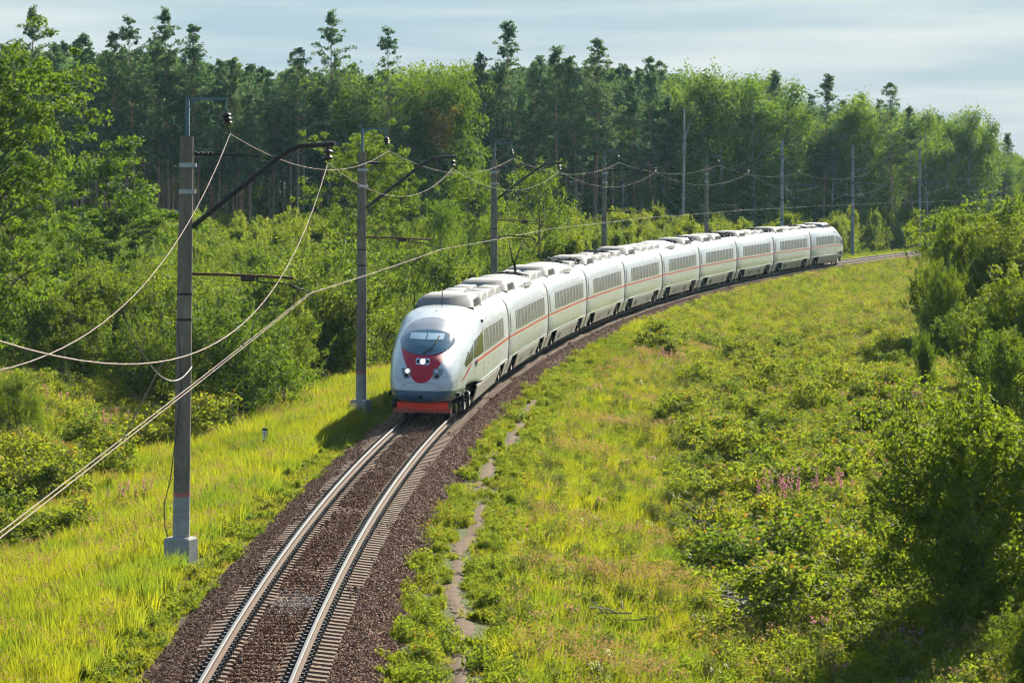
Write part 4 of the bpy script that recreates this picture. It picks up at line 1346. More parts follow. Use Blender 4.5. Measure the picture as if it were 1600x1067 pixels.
def broad(seed, h, cw, cb, nl, ncl, crad, nper, lsize, leaf, bark='bark', stems=1, prof='round', flat=0.75, up=0.35, droop=0.0, extra=None, tr=0.03, fill=0, sprig=0):
    """broadleaf plant: trunk(s), limbs and leaf clumps spread over the limbs"""
    rng = np.random.default_rng(seed)
    tg, cg = Geo(), Geo()
    C, Rr = [], []
    for st in range(stems):
        base = np.array([rng.normal(0, 0.10 * cw * (stems > 1)), rng.normal(0, 0.10 * cw * (stems > 1)), -0.15])
        lean = np.array([rng.normal(0, 0.04 if stems == 1 else 0.22) * cw, rng.normal(0, 0.04 if stems == 1 else 0.22) * cw, 0])
        top = np.array([0, 0, h * (0.93 if st == 0 else rng.uniform(0.6, 0.9))]) + base + lean
        tp = wob(rng, base, top, 7, 0.012 * h)
        r0 = tr * h / (1 if stems == 1 else 1.9)
        tg.tube(tp, np.linspace(r0, r0 * 0.12, 7), 7, cap=False)
        for k in range(nl if stems == 1 else max(3, nl // stems)):
            f = rng.uniform(cb, 0.97)
            p0 = np.array([np.interp(f * 6, np.arange(7), tp[:, i]) for i in range(3)])
            t = (f - cb) / (1 - cb)
            if prof == 'round': w = math.sqrt(max(0.05, 1 - (2 * t - 0.85) ** 2 * 0.75))
            elif prof == 'cone': w = 0.95 * (1 - t) ** 0.75 + 0.12
            elif prof == 'oval': w = math.sqrt(max(0.06, 1 - (2 * t - 0.9) ** 2)) * (1 - 0.25 * t)
            else: w = 0.6 + 0.4 * math.sin(t * math.pi)
            a = rng.uniform(0, 6.283)
            ln = cw * 0.5 * w * rng.uniform(0.65, 1.12)
            el = rng.uniform(0.15, 0.75) + 0.35 * t
            d = np.array([math.cos(a) * math.cos(el), math.sin(a) * math.cos(el), math.sin(el)])
            d /= max(0.35, math.cos(el))
            p1 = p0 + d * ln
            p1[2] = min(p1[2], h * 0.99)
            lp = wob(rng, p0, p1, 5, 0.02 * ln)
            tg.tube(lp, np.linspace(r0 * 0.42 * (1 - 0.6 * f), r0 * 0.05, 5), 5, cap=False)
            for c in range(ncl):
                u = rng.uniform(0.35, 1.06)
                q = p0 + (p1 - p0) * u + rng.normal(0, 0.09 * cw, 3) * np.array([1, 1, 0.8])
                q[2] = max(q[2], crad * 0.5)
                C.append(q); Rr.append(crad * rng.uniform(0.55, 1.25))
    for k in range(fill):
        a = rng.uniform(0, 6.283); rr_ = cw * 0.42 * rng.random() ** 0.5
        C.append(np.array([rr_ * math.cos(a), rr_ * math.sin(a), h * rng.uniform(cb, 0.8)])); Rr.append(crad)
    leaf_soup(cg, rng, C, Rr, nper, lsize, flat, up, 0.62, droop)
    if sprig:                          # long young shoots standing out of the crown
        order = np.argsort([-(c[2] / h + 0.7 * math.hypot(c[0], c[1]) / cw) for c in C])
        SP_ = []
        for k in range(sprig):
            c = C[order[int(rng.integers(0, max(1, len(C) // 2)))]]
            o_ = np.array([c[0], c[1], 0]) / (math.hypot(c[0], c[1]) + 0.3)
            d = np.array([0, 0, 1.0]) + o_ * rng.uniform(0.1, 0.7) + rng.normal(0, 0.2, 3)
            ln = crad * rng.uniform(1.3, 2.4)
            tg.tube([c, c + d * ln], [0.012, 0.004], 3, cap=False)
            for u in np.linspace(0.45, 1.0, 7): SP_.append(c + d * ln * u)
        leaf_soup(cg, rng, np.array(SP_), lsize * 0.55, 3, lsize * 1.05, 0.8, 0.5, 0.6)
    mats = [M[leaf]]
    if extra:
        mats.append(M[extra[0]])
        zt = np.array([c for c in C if c[2] > h * extra[2]])
        if len(zt):
            leaf_soup(cg, rng, zt + np.array([0, 0, crad * 0.5]), crad * 0.6, extra[1], lsize, flat, up, 0.62, 0, m=1)
    return h, tg.mesh('trunk', M[bark], True), cg.mesh('crown', mats)

def pine(seed, h, cs, lmax, dens=1.0, nper=14):
    rng = np.random.default_rng(seed)
    tg, cg = Geo(), Geo()
    lean = rng.normal(0, 0.015, 2) * h
    tp = wob(rng, (0, 0, -0.3), (lean[0], lean[1], h), 9, 0.035)
    tg.tube(tp, np.interp(np.linspace(0, 1, 9), [0, 0.1, 1], [0.20, 0.165, 0.02]), 8, cap=False)
    C, Rr = [], []
    z = cs * h
    def trunk(zz): return np.array([np.interp(zz / h * 8, np.arange(9), tp[:, i]) for i in range(3)])
    az = rng.uniform(0, 6.28)
    while z < h * 0.99:
        t = (z - cs * h) / (h - cs * h)
        for k in range(rng.integers(2, 5)):
            if rng.random() > dens: continue
            az += rng.uniform(1.2, 2.6)
            pr = ((1 - t) ** 0.85) * (0.55 + 0.45 * min(1, t * 3.5)) + 0.05
            ln = lmax * pr * rng.uniform(0.55, 1.12)
            el = rng.uniform(-0.05, 0.35) + 0.5 * t
            d = np.array([math.cos(az), math.sin(az), math.tan(el)])
            p0 = trunk(z); p1 = p0 + d * ln
            tg.tube(wob(rng, p0, p1, 4, 0.03), [0.05 * (1 - t) + 0.015, 0.03, 0.02, 0.01], 4, cap=False)
            for u in (0.30, 0.48, 0.66, 0.84, 1.0):
                if rng.random() < 0.8:
                    C.append(p0 + (p1 - p0) * u + rng.normal(0, 0.16, 3)); Rr.append(rng.uniform(0.24, 0.52) * (0.75 + 0.35 * (1 - t)))
        z += rng.uniform(0.22, 0.52)
    C.append(trunk(h * 0.985)); Rr.append(0.35)
    for k in range(7):                 # dead stubs below the crown
        zz = rng.uniform(cs * 0.55, cs) * h; a = rng.uniform(0, 6.28); p0 = trunk(zz)
        tg.tube([p0, p0 + np.array([math.cos(a), math.sin(a), rng.uniform(-0.2, 0.2)]) * rng.uniform(0.4, 1.3)], [0.025, 0.008], 4, cap=False)
    leaf_soup(cg, rng, C, Rr, nper, 0.32, 0.6, 0.5, 0.42)
    return h, tg.mesh('trunk', M['pinebark'], True), cg.mesh('crown', M['pine'])

def spruce(seed, h, w, nper=16):
    rng = np.random.default_rng(seed)
    tg, cg = Geo(), Geo()
    tg.tube([(0, 0, -0.2), (0, 0, h * 0.5), (0, 0, h)], [0.014 * h, 0.008 * h, 0.01], 6, cap=False)
    C, Rr = [], []
    z = 0.04 * h
    while z < h * 0.98:
        t = z / h
        for k in range(7):
            a = rng.uniform(0, 6.28); ln = w * 0.5 * (1 - t) ** 0.85 * rng.uniform(0.6, 1.1) + 0.1
            for u in (0.4, 0.7, 1.0):
                C.append((math.cos(a) * ln * u, math.sin(a) * ln * u, z - 0.22 * ln * u + 0.1)); Rr.append(0.10 * w * (1.1 - t) + 0.08)
        z += 0.045 * h
    leaf_soup(cg, rng, C, Rr, nper, 0.30 if h > 6 else 0.17, 0.55, 0.4, 0.4)
    return h, tg.mesh('trunk', M['bark'], True), cg.mesh('crown', M['spruce'])

K = {}
K['pine'] = [pine(11, 22, 0.52, 3.2, 0.9), pine(12, 22, 0.58, 2.8, 0.8), pine(13, 22, 0.45, 3.3, 0.85), pine(14, 22, 0.62, 3.1, 0.85), pine(15, 22, 0.48, 2.7, 0.9), pine(16, 22, 0.55, 3.6, 0.7)]
K['lonepine'] = [pine(21, 25, 0.46, 4.1, 0.66, 16), pine(22, 25, 0.52, 3.2, 0.62, 16), pine(23, 25, 0.46, 3.7, 0.68, 16)]
K['spruce'] = [spruce(31, 12, 4.2), spruce(32, 12, 3.4)]
K['birch'] = [broad(41 + i, 18, 6.2 - 0.5 * i, 0.22, 34, 6, 0.85, 34, 0.25, 'birch', 'birchbark', 1, 'oval', 1.25, 0.15, 0.9, tr=0.011) for i in range(4)]
K['broad'] = [broad(51 + i, 13, 8.5, 0.16, 34, 7, 1.0, 40, 0.24, 'oak', 'bark', 1, 'round', 0.7, 0.4, 0, tr=0.016) for i in range(3)]
K['bigtree'] = [broad(61, 15, 10.5, 0.10, 60, 7, 0.60, 70, 0.20, 'oak', 'bark', 1, 'round', 0.55, 0.5, 0, tr=0.014), broad(62, 11, 6.5, 0.12, 40, 7, 0.50, 55, 0.19, 'oak', 'bark', 1, 'cone', 0.5, 0.5, 0, tr=0.012)]
K['shrub'] = [broad(71 + i, 5, 4.6 - 0.4 * i, 0.10, 36, 8, 0.42, 52, 0.125, 'alder', 'bark', 5, 'round', 0.8, 0.45, 0, fill=20, sprig=70) for i in range(5)]
K['ybirch'] = [broad(81 + i, 7, 3.4 - 0.25 * i, 0.08, 32, 7, 0.35, 58, 0.145, 'ybirch', 'bark', 2, 'cone', 1.1, 0.3, 0.1, sprig=40, fill=14, tr=0.012) for i in range(5)]
K['nearbush'] = [broad(91, 6.3, 5.0, 0.06, 80, 10, 0.36, 46, 0.13, 'alder', 'bark', 8, 'oval', 0.8, 0.5, 0, fill=40, tr=0.012, sprig=150), broad(92, 7, 5.6, 0.06, 72, 9, 0.42, 48, 0.145, 'alder', 'bark', 7, 'round', 0.8, 0.5, 0, fill=35, tr=0.012, sprig=150)]
K['low'] = [broad(101 + i, 1.0, 1.3, 0.12, 15, 5, 0.18, 34, 0.075, 'rasp', 'twig', 5, 'round', 0.7, 0.6, 0, ('rasp_red', [0, 2, 5][i % 3], 0.78) if i % 3 else None, fill=8) for i in range(6)]
K['rusty'] = [broad(121, 14, 4.2, 0.76, 14, 5, 0.7, 26, 0.26, 'rust_leaf', 'bark', 1, 'round', 0.8, 0.4, 0, tr=0.01)]

KIND_NAME = dict(pine='pine_tree', lonepine='pine_tree', spruce='spruce_tree', birch='birch_tree', broad='broadleaf_tree', bigtree='broadleaf_tree', shrub='alder_shrub', ybirch='young_birch', nearbush='alder_bush', low='low_bush', rusty='rusty_tree')
KIND_CAT = dict(pine='tree', lonepine='tree', spruce='tree', birch='tree', broad='tree', bigtree='tree', shrub='shrub', ybirch='young tree', nearbush='bush', low='low bush', rusty='tree')
prng = random.Random(77)

def plant(kind, x, y, h, label, group=None, var=None, wide=1.0, rot=None, z=None):
    lst = K[kind]
    h0, tm, cm = lst[prng.randrange(len(lst)) if var is None else var]
    r = link(KIND_NAME[kind], None, category=KIND_CAT[kind], label=label)
    if group: r['group'] = group
    r.location = (x, y, gzw(x, y) if z is None else z)
    r.rotation_euler = (prng.gauss(0, 0.012), prng.gauss(0, 0.012), prng.uniform(0, 6.283) if rot is None else rot)
    k = h / h0
    kw_ = k * wide
    r.scale = (kw_, kw_, k)
    link('trunk', tm, r)
    link('crown', cm, r)
    return r

def plant_px(kind, px, ytop, D, label, group=None, **kw):
    """a plant whose top stands at this point of the photograph when D metres away"""
    x, ztop = at(px, ytop, D)
    zg = gzw(x, D)
    return plant(kind, x, D, ztop - zg, label, group, z=zg, **kw)

# ------------------------------------------------------------------ the forest
DF_PX = [-200, 0, 300, 600, 900, 1150, 1350, 1500, 1700]
DF_D = [322, 330, 340, 356, 392, 432, 458, 480, 535]
def dfront(px): return float(np.interp(px, DF_PX, DF_D))
TOP_PX = [-150, 0, 60, 100, 250, 330, 420, 480, 560, 640, 700, 760, 850, 930, 1010, 1090, 1200, 1260, 1340, 1400, 1450, 1530, 1560, 1600, 1700]
TOP_Y = [50, 65, 55, 68, 68, 92, 100, 98, 100, 106, 106, 95, 90, 88, 98, 112, 105, 150, 150, 155, 168, 170, 215, 235, 250]
def topy(px): return float(np.interp(px, TOP_PX, TOP_Y))
hero = [(40, 14, 'lonepine', 0, 'tall bushy pine at the far left above the near broadleaf tree'), (125, 50, 'pine', 0, 'pine with a twin crown, second tall one from the left edge'), (172, 50, 'pine', 1, 'slim pine between two taller ones at far left'), (213, 27, 'lonepine', 1, 'tall ragged pine just left of the nearest mast'), (264, 16, 'lonepine', 0, 'tallest wide pine right behind the nearest mast top'), (301, 38, 'pine', 4, 'narrow tall pine just right of the nearest mast'), (380, 90, 'pine', 2, 'dark full pine between the first mast and its arm tip'), (465, 76, 'pine', 5, 'pine left of the lone tall pine at skyline centre left'), (513, 20, 'lonepine', 0, 'lone tall pine standing high above the canopy at centre left'), (612, 44, 'lonepine', 1, 'slender lone pine with a small round top above the canopy'), (795, 34, 'lonepine', 2, 'tall pine standing highest at the middle of the skyline'), (745, 84, 'pine', 1, 'narrow pine just left of the highest middle pine'), (870, 76, 'pine', 3, 'pine between the two high pines right of centre'), (930, 58, 'pine', 0, 'broad tall pine above the fourth car of the train'), (1016, 88, 'pine', 4, 'slim pine at the right end of the pine stand'), (1285, 116, 'pine', 2, 'dark pine rising among birches above the train tail'), (1395, 130, 'pine', 5, 'dark pine crown between pale birches at right'), (1572, 210, 'pine', 3, 'small dark pine at the far right end of the forest')]
for px, ty, kind, var, lab in hero:
    plant_px(kind, px, ty, dfront(px) + prng.uniform(0, 5), lab, 'pines of the forest edge', var=var)
plant_px('broad', 700, 112, dfront(700) - 2, 'light green broad tree in front of the pine wall at middle', var=0, wide=0.6)
plant_px('broad', 640, 120, dfront(640) + 2, 'light green broad tree left of the rusty leaved crown', var=1, wide=0.5)
plant_px('birch', 560, 108, dfront(560) + 1, 'pale drooping birch between the two lone pines', var=0)
plant_px('rusty', 681, 148, dfront(681) - 5, 'rusty yellowish turning crown in front of the green forest', wide=0.65)
for px, ty, var, lab in ((1065, 140, 1, 'birch with a bright white bare trunk at the forest edge'), (1100, 100, 0, 'tall birch right of the white trunk'), (1180, 96, 2, 'tallest drooping birch above the eighth car'), (1225, 100, 3, 'tall birch with a ragged top beside the tallest birch'), (1340, 142, 0, 'birch above the mast past the train tail'), (1450, 158, 1, 'birch left of the big rounded birch at far right'), (1515, 150, 2, 'big rounded dense birch at the far right of the forest'), (1540, 168, 3, 'lower right flank birch of the forest end')):
    plant_px('birch', px, ty, dfront(px) + prng.uniform(-3, 3), lab, 'birches of the forest edge', var=var, wide=1.1)
# bare white birch stem standing in front
bx_, bz_ = at(1066, 170, dfront(1066) - 9)
bg = gzw(bx_, dfront(1066) - 9)
r = link('birch_tree', None, category='tree', label='bare white birch stem shining in front of the forest, between fourth and fifth masts')
r.location = (bx_, dfront(1066) - 9, bg)
hh = bz_ - bg
link('trunk', Geo().tube([(0, 0, 0), (0.1, 0, 6), (0.25, 0, hh - 3), (0.2, 0, hh)], [0.2, 0.17, 0.12, 0.05], 8).mesh('trunk', M['birchbark'], True), r)
link('limb', Geo().tube([(0.22, 0, hh - 4), (0.9, 0.1, hh - 1.5)], [0.08, 0.03], 6).mesh('limb', M['birchbark'], True), r)
counts = {}
def zone(px):
    return ['left of the nearest mast', 'between the nearest and second masts', 'between the second and third masts', 'between the third and fourth masts', 'between the fourth and fifth masts', 'behind the rear cars of the train', 'past the tail of the train'][int(np.searchsorted([282, 564, 772, 944, 1104, 1322], px))]
def forest_row(d0, d1, step, drop, rowname):
    px = -170.0
    while px < 1640:
        D = dfront(px) + prng.uniform(d0, d1)
        r = prng.random()
        if px < 430: kind = 'pine' if r < 0.94 else 'birch'
        elif px < 600: kind = 'pine' if r < 0.72 else 'birch'
        elif px < 740: kind = 'broad' if r < 0.12 else ('birch' if r < 0.45 else 'pine')
        elif px < 1050: kind = 'pine' if r < 0.82 else 'birch'
        elif px < 1250: kind = 'birch' if r < 0.8 else 'pine'
        elif px < 1420: kind = 'birch' if r < 0.6 else 'pine'
        else: kind = 'birch' if r < 0.8 else 'pine'
        rise = prng.uniform(-12, 42)
        ty = topy(px) + rise + drop
        size = 'high' if rise < 6 else ('middling' if rise < 24 else 'low')
        word = {'pine': 'thin pine', 'birch': 'pale birch', 'broad': 'light broadleaf tree'}[kind]
        lab = '%s %s, %s row of the far forest, %s' % (size, word, rowname, zone(px))
        plant_px(kind, px, ty, D, lab, {'pine': 'massed pines of the far forest', 'birch': 'massed birches of the far forest', 'broad': 'massed broad trees of the far forest'}[kind])
        counts[kind] = counts.get(kind, 0) + 1
        px += step * prng.uniform(0.6, 1.4)
forest_row(0, 8, 27, 10, 'front')
forest_row(8, 17, 26, 8, 'second')
forest_row(17, 28, 26, 6, 'third')
forest_row(28, 40, 30, 6, 'fourth')
# dark spruce and young growth under the forest edge
px = -160.0
while px < 1640:
    D = dfront(px) + prng.uniform(1, 26)
    dens = 1.0 if px > 720 else 0.55
    if prng.random() < dens:
        h = prng.uniform(5, 11) if px > 720 else prng.uniform(4, 8)
        x, _z = at(px, 300, D)
        plant('spruce', x, D, h, '%s dark spruce under the forest trees, %s' % ('tall' if h > 8.5 else ('middling' if h > 6.5 else 'small'), zone(px)), 'spruces under the far forest')
    px += 15 * prng.uniform(0.6, 1.4)
px = -150.0
while px < 1640:
    D = dfront(px) + prng.uniform(-2, 14)
    x, _z = at(px, 300, D)
    h = prng.uniform(7, 11) if px > 520 else prng.uniform(5.5, 8)
    plant('birch', x, D, h, '%s undergrowth birch at the forest edge, %s' % ('larger' if h > 9.6 else ('middling' if h > 8.3 else 'smaller'), zone(px)), 'low birches under the far forest', wide=1.0)
    px += (95 if px < 520 else 34) * prng.uniform(0.6, 1.4)

# the depth of the forest behind: one mass nobody could count
def joined(kind, i):
    h0, tm, cm = K[kind][i]
    g = Geo()
    for me, mi in ((tm, 0), (cm, 1)):
        n = len(me.vertices); v = np.zeros(n * 3, np.float32); me.vertices.foreach_get('co', v)
        nf = len(me.polygons); li = np.zeros(len(me.loops), np.int32); me.loops.foreach_get('vertex_index', li)
        lt = np.zeros(nf, np.int32); me.polygons.foreach_get('loop_total', lt)
        if (lt == 4).all():
            g.add(v.reshape(-1, 3), li.reshape(-1, 4), m=mi)
    return g.mesh(kind + '_mass', [tm.materials[0], cm.materials[0]])
rf = np.random.default_rng(9)
P, S_, I_ = [], [], []
for k in range(900):
    px = rf.uniform(-220, 1640)
    D = dfront(px) + rf.uniform(40, 120)
    x, zt_ = at(px, topy(px) + rf.uniform(8, 45), D)
    kind = rf.choice([0, 1, 2, 3, 4]) if (px < 1050 and rf.random() < 0.8) else rf.choice([5, 6])
    if rf.random() < 0.3: kind = 7
    zg = 0.0
    h0 = [22, 22, 22, 22, 22, 18, 18, 12][kind]
    h = max(4.0, (zt_ - zg)) if kind != 7 else rf.uniform(6, 12)
    P.append((x, D, zg)); S_.append(h / h0); I_.append(kind)
rot = np.zeros((len(P), 3)); rot[:, 2] = rf.uniform(0, 6.28, len(P))
scatter('forest_depth', np.array(P), rot, S_, I_, [joined('pine', 0), joined('pine', 1), joined('pine', 2), joined('pine', 3), joined('pine', 4), joined('birch', 0), joined('birch', 1), joined('spruce', 0)], label='deep dark mass of forest behind the front trees', category='forest')

# ------------------------------------------------------------------ trees and shrubs between the track and the forest
heros = [('bigtree', -35, 85, 150, 0, 1.0, 'big leafy tree leaning in at the left edge'),
         ('bigtree', 20, 250, 172, 0, 0.8, 'dark leafy tree low behind the left edge tree'),
         ('bigtree', 178, 212, 205, 1, 1.15, 'loose bright green tree left of the nearest mast'),
         ('bigtree', 118, 330, 190, 1, 1.0, 'lower leafy tree in front of the loose bright one'),
         ('bigtree', 558, 222, 240, 0, 0.78, 'dark oak like tree behind the second mast'),
         ('bigtree', 610, 290, 250, 0, 0.7, 'lower right neighbour of the dark oak like tree'),
         ('broad', 733, 275, 262, 1, 0.72, 'round bright green tree left of the third mast'),
         ('broad', 838, 262, 270, 2, 0.72, 'leafy tree right of the third mast under its arm'),
         ('broad', 690, 318, 235, 0, 0.6, 'small round tree at the foot of the round bright one'),
         ('shrub', 372, 482, 158, 0, 1.15, 'dark round alder shrub at the grass edge right of the nearest mast'),
         ('shrub', 330, 470, 164, 1, 1.1, 'alder shrub directly behind the nearest mast shaft'),
         ('shrub', 425, 500, 166, 2, 1.0, 'alder shrub at the right tip of the dark shrub row'),
         ('shrub', 500, 420, 184, 3, 1.2, 'broad alder shrub left of the second mast'),
         ('shrub', 455, 395, 190, 4, 1.2, 'alder shrub behind the dark row left of second mast'),
         ('shrub', 545, 395, 198, 0, 1.1, 'tall alder shrub directly behind the second mast'),
         ('shrub', 596, 470, 192, 1, 0.9, 'alder shrub pressed between the second mast and the train nose'),
         ('shrub', 628, 392, 212, 2, 1.1, 'alder shrub above the roof of the leading car'),
         ('shrub', 240, 430, 172, 3, 1.2, 'alder shrub left of the nearest mast, right of the small pine'),
         ('shrub', 180, 440, 170, 2, 1.2, 'shaded alder shrub behind the small dark pine'),
         ('shrub', 60, 430, 168, 4, 1.3, 'alder shrub low at the left edge under the big tree'),
         ('shrub', 120, 470, 165, 0, 1.1, 'shaded shrub left of the small dark pine'),
         ('shrub', 225, 500, 160, 1, 1.0, 'deeply shaded shrub at the grass edge left of nearest mast'),
         ('shrub', 15, 590, 136, 2, 0.9, 'pale green shrub on the earth bank at the left edge'),
         ('shrub', 50, 620, 140, 3, 0.8, 'smaller pale shrub on the right end of the earth bank'),
         ('spruce', 100, 535, 155, 1, 1.3, 'small dark young conifer among the left shrubs'),
         ('spruce', 232, 300, 262, 0, 0.9, 'young blue green conifer left of the nearest mast'),
         ('nearbush', 1492, 606, 78, 0, 1.0, 'big near bush filling the lower right corner'),
         ('nearbush', 1615, 660, 84, 1, 1.0, 'bush at the right edge behind the big near bush'),
         ('nearbush', 1640, 940, 66, 0, 0.8, 'bright leafy bush tip in the bottom right corner'),
         ('nearbush', 1600, 520, 122, 1, 1.0, 'dark bush in the middle of the right edge'),
         ('nearbush', 1640, 420, 140, 0, 1.1, 'tall bush at the right edge above the dark bush'),
         ('nearbush', 1550, 470, 150, 0, 1.0, 'pale green bush below the tall right hand bushes'),
         ('nearbush', 1525, 330, 188, 1, 0.85, 'tall bright bush hiding the track bend at right'),
         ('nearbush', 1585, 305, 196, 0, 1.1, 'tallest bright bush at the upper right'),
         ('nearbush', 1482, 410, 180, 1, 0.5, 'small dark bush at the left foot of the right bushes'),
         ('nearbush', 1655, 330, 190, 1, 1.1, 'bright bush cut by the right edge of the picture'),
         ('nearbush', 1450, 520, 152, 0, 0.4, 'narrow loose bush on the clearing near the right bushes')]
for kind, px, ty, D, var, wide, lab in heros:
    plant_px(kind, px, ty, D, lab, var=var, wide=wide)

def free_of_track(x, y, need):
    s, l = slat(x, y)
    return l < -need
n_yb = n_sh = 0
TH, THS, THR, THI = [], [], [], []
cells = []
yv = 176.0
while yv < 500:
    stp = 3.1 + (yv - 176) * 0.006
    xv = (-110 - 800) / FPX * yv
    xmax = (1660 - 800) / FPX * yv
    while xv < xmax:
        x = xv + prng.uniform(-1.2, 1.2); y = yv + prng.uniform(-1.4, 1.4)
        px = 800 + FPX * x / y
        if y < dfront(px) - 3 and free_of_track(x, y, 8.5 if y < 330 else 7.0):
            cells.append((x, y, px))
        xv += stp
    yv += stp
prng.shuffle(cells)
cells.sort(key=lambda c: c[1] - prng.uniform(0, 60))
for x, y, px in cells:
    base = 4.6 if y < 210 else (5.6 if y < 270 else 6.3)
    if px > 860: base = 6.6
    if px > 1300: base = 7.4
    h = base * prng.uniform(0.72, 1.12)
    q = h / base
    size = 'tall' if q > 0.99 else ('middling' if q > 0.85 else 'short')
    rowd = 'front' if y < 215 else ('middle' if y < 265 else ('rear' if y < 320 else 'last'))
    if prng.random() < (0.42 if y < 230 else 0.14) and n_sh < 150:
        plant('shrub', x, y, min(h, 5.5), '%s alder shrub in %s rows of the thicket, %s' % (size, rowd, zone(px)), 'alder shrubs of the thicket', wide=1.05); n_sh += 1
    elif n_yb < 290:
        plant('ybirch', x, y, h, '%s young birch in the %s rows of the thicket, %s' % (size, rowd, zone(px)), 'young birches of the thicket', wide=1.15 if px < 1300 else 0.9); n_yb += 1
    else:
        TH.append((x, y, gzw(x, y))); THS.append(h / 7); THR.append((0, 0, prng.uniform(0, 6.28))); THI.append(prng.randrange(3))
if TH:
    scatter('birch_thicket', np.array(TH), np.array(THR), THS, THI, [joined('ybirch', i) for i in range(3)], label='farther young birch thicket reaching back to the forest', category='thicket')
print('THICKET', n_yb, n_sh, len(TH), counts)

# ------------------------------------------------------------------ meadow: grass and weeds (stuff)
def blades(seed, n, h, spread, w, m, bend=0.5, head=None):
    rng = np.random.default_rng(seed)
    g = Geo()
    a = rng.uniform(0, 6.283, n); r = spread * np.sqrt(rng.random(n))
    b0 = np.stack([r * np.cos(a), r * np.sin(a), np.full(n, -0.03)], 1)
    hh = h * rng.uniform(0.55, 1.1, n)
    da = a + rng.normal(0, 0.9, n)
    ln = hh * rng.uniform(0.05, bend, n)
    d = np.stack([np.cos(da) * ln, np.sin(da) * ln, hh], 1)
    sa = rng.uniform(0, 6.283, n)
    sd = np.stack([np.cos(sa), np.sin(sa), np.zeros(n)], 1) * w * rng.uniform(0.6, 1.3, n)[:, None]
    mid = b0 + d * np.array([0.35, 0.35, 0.6])
    tip = b0 + d
    V = np.stack([b0 - sd, b0 + sd, mid + sd * 0.8, mid - sd * 0.8, tip], 1).reshape(-1, 3)
    i = np.arange(n)[:, None] * 5
    g.add(V, i + np.array([[0, 1, 2, 3]]), i + np.array([[3, 2, 4]]))
    if head:
        tp = tip[rng.random(n) < 0.6]
        leaf_soup(g, rng, tp, 0.05, 3, 0.07, 1.6, 0.1, 0.4, m=1)
    return g.mesh('tuft', [M[m]] + ([M[head]] if head else []))
def weed(seed, n, h, spread, ls, m, per=12, head=None):
    rng = np.random.default_rng(seed)
    g = Geo()
    C = []
    for k in range(n):
        a = rng.uniform(0, 6.28); r = spread * math.sqrt(rng.random()); hh = h * rng.uniform(0.5, 1.1)
        b0 = np.array([r * math.cos(a), r * math.sin(a), 0]); tp = b0 + np.array([rng.normal(0, 0.1), rng.normal(0, 0.1), 1]) * hh
        for u in np.linspace(0.25, 1, 5): C.append(b0 + (tp - b0) * u)
    leaf_soup(g, rng, C, ls * 1.3, per // 2, ls, 0.8, 0.5, 0.4)
    if head:
        tops = [c for i, c in enumerate(C) if i % 5 == 4]
        leaf_soup(g, rng, np.array(tops), 0.06, 8, 0.06, 1.8, 0.2, 0.7, m=1)
    return g.mesh('weed', [M[m]] + ([M[head]] if head else []))
protos = [blades(1, 44, 0.62, 0.24, 0.010, 'grass'), blades(2, 48, 0.50, 0.26, 0.011, 'grass', 0.7), blades(3, 40, 0.75, 0.22, 0.010, 'grass', 0.4),
          blades(4, 46, 0.20, 0.24, 0.011, 'grass_short', 0.9), blades(5, 40, 0.14, 0.24, 0.012, 'grass_short', 1.0),
          weed(6, 9, 0.42, 0.24, 0.10, 'weed'), weed(7, 7, 0.60, 0.22, 0.12, 'weed'), weed(8, 11, 0.22, 0.26, 0.085, 'weed'),
          blades(9, 30, 0.68, 0.2, 0.008, 'grass', 0.4, head='grass_dry'), weed(10, 8, 0.60, 0.22, 0.085, 'weed_grey'), weed(11, 6, 0.62, 0.22, 0.085, 'weed', head='pink'), weed(12, 7, 0.5, 0.22, 0.09, 'weed', head='rasp_red'), weed(13, 6, 0.6, 0.22, 0.08, 'weed_grey', head='white_flower')]
rg = np.random.default_rng(21)
def ground_at(px, py):
    D = 120.0
    for _ in range(5):
        x, zz = at(px, py, D); D = (CAM_H - gzw(x, D)) * FPX / (py - 277.7)
    x, _z = at(px, py, D)
    return x, D, gzw(x, D)
bare = [(*ground_at(px, py)[:2], r_) for px, py, r_ in ((1112, 655, 1.0), (1112, 835, 0.9), (1113, 865, 1.0), (1172, 965, 1.1), (1178, 990, 0.9), (955, 995, 0.5), (1371, 716, 1.2), (1340, 588, 1.6), (414, 712, 0.8))]
def smooth_noise(s, l, f, ph):
    return (np.sin(s * f + ph) * np.cos(l * f * 1.3 + ph * 2.1) + np.sin(s * f * 2.3 - l * f * 1.7 + ph * 3.3) * 0.6 + np.sin(l * f * 3.1 + s * f * 0.7 + ph) * 0.4) / 2
def pick(tab, n):
    ks = np.array([k for k, _ in tab]); w = np.array([w_ for _, w_ in tab], float); return rg.choice(ks, n, p=w / w.sum())
Ps, Sc, Ix = [], [], []
def sow(s0, s1, l0, l1, per, tab, smin, smax, mask=None, pow_=1.0):
    n = int((s1 - s0) * (l1 - l0) * per)
    s = s0 + (s1 - s0) * rg.random(n) ** pow_; l = rg.uniform(l0, l1, n)
    k = np.ones(n, bool)
    if mask is not None: k = mask(s, l) > rg.random(n)
    for sm, _l, _k in masts[:4]:      # worn ground at the mast feet
        k &= ~((s > sm - 2.0) & (s < sm + 0.5) & (abs(l - LATM) < 0.75))
    s, l = s[k], l[k]; n = len(s)
    x, y = wpt(s, l)
    ok = np.ones(n, bool)
    for bx0, by0, br in bare:
        ok &= ((x - bx0) / br) ** 2 + ((y - by0 + br * 0.8) / (br * 1.8)) ** 2 > 1
    s, l, x, y = s[ok], l[ok], x[ok], y[ok]; n = len(s)
    Ps.append(np.stack([x, y, gz(s, l)], 1)); Sc.append(rg.uniform(smin, smax, n)); Ix.append(pick(tab, n))
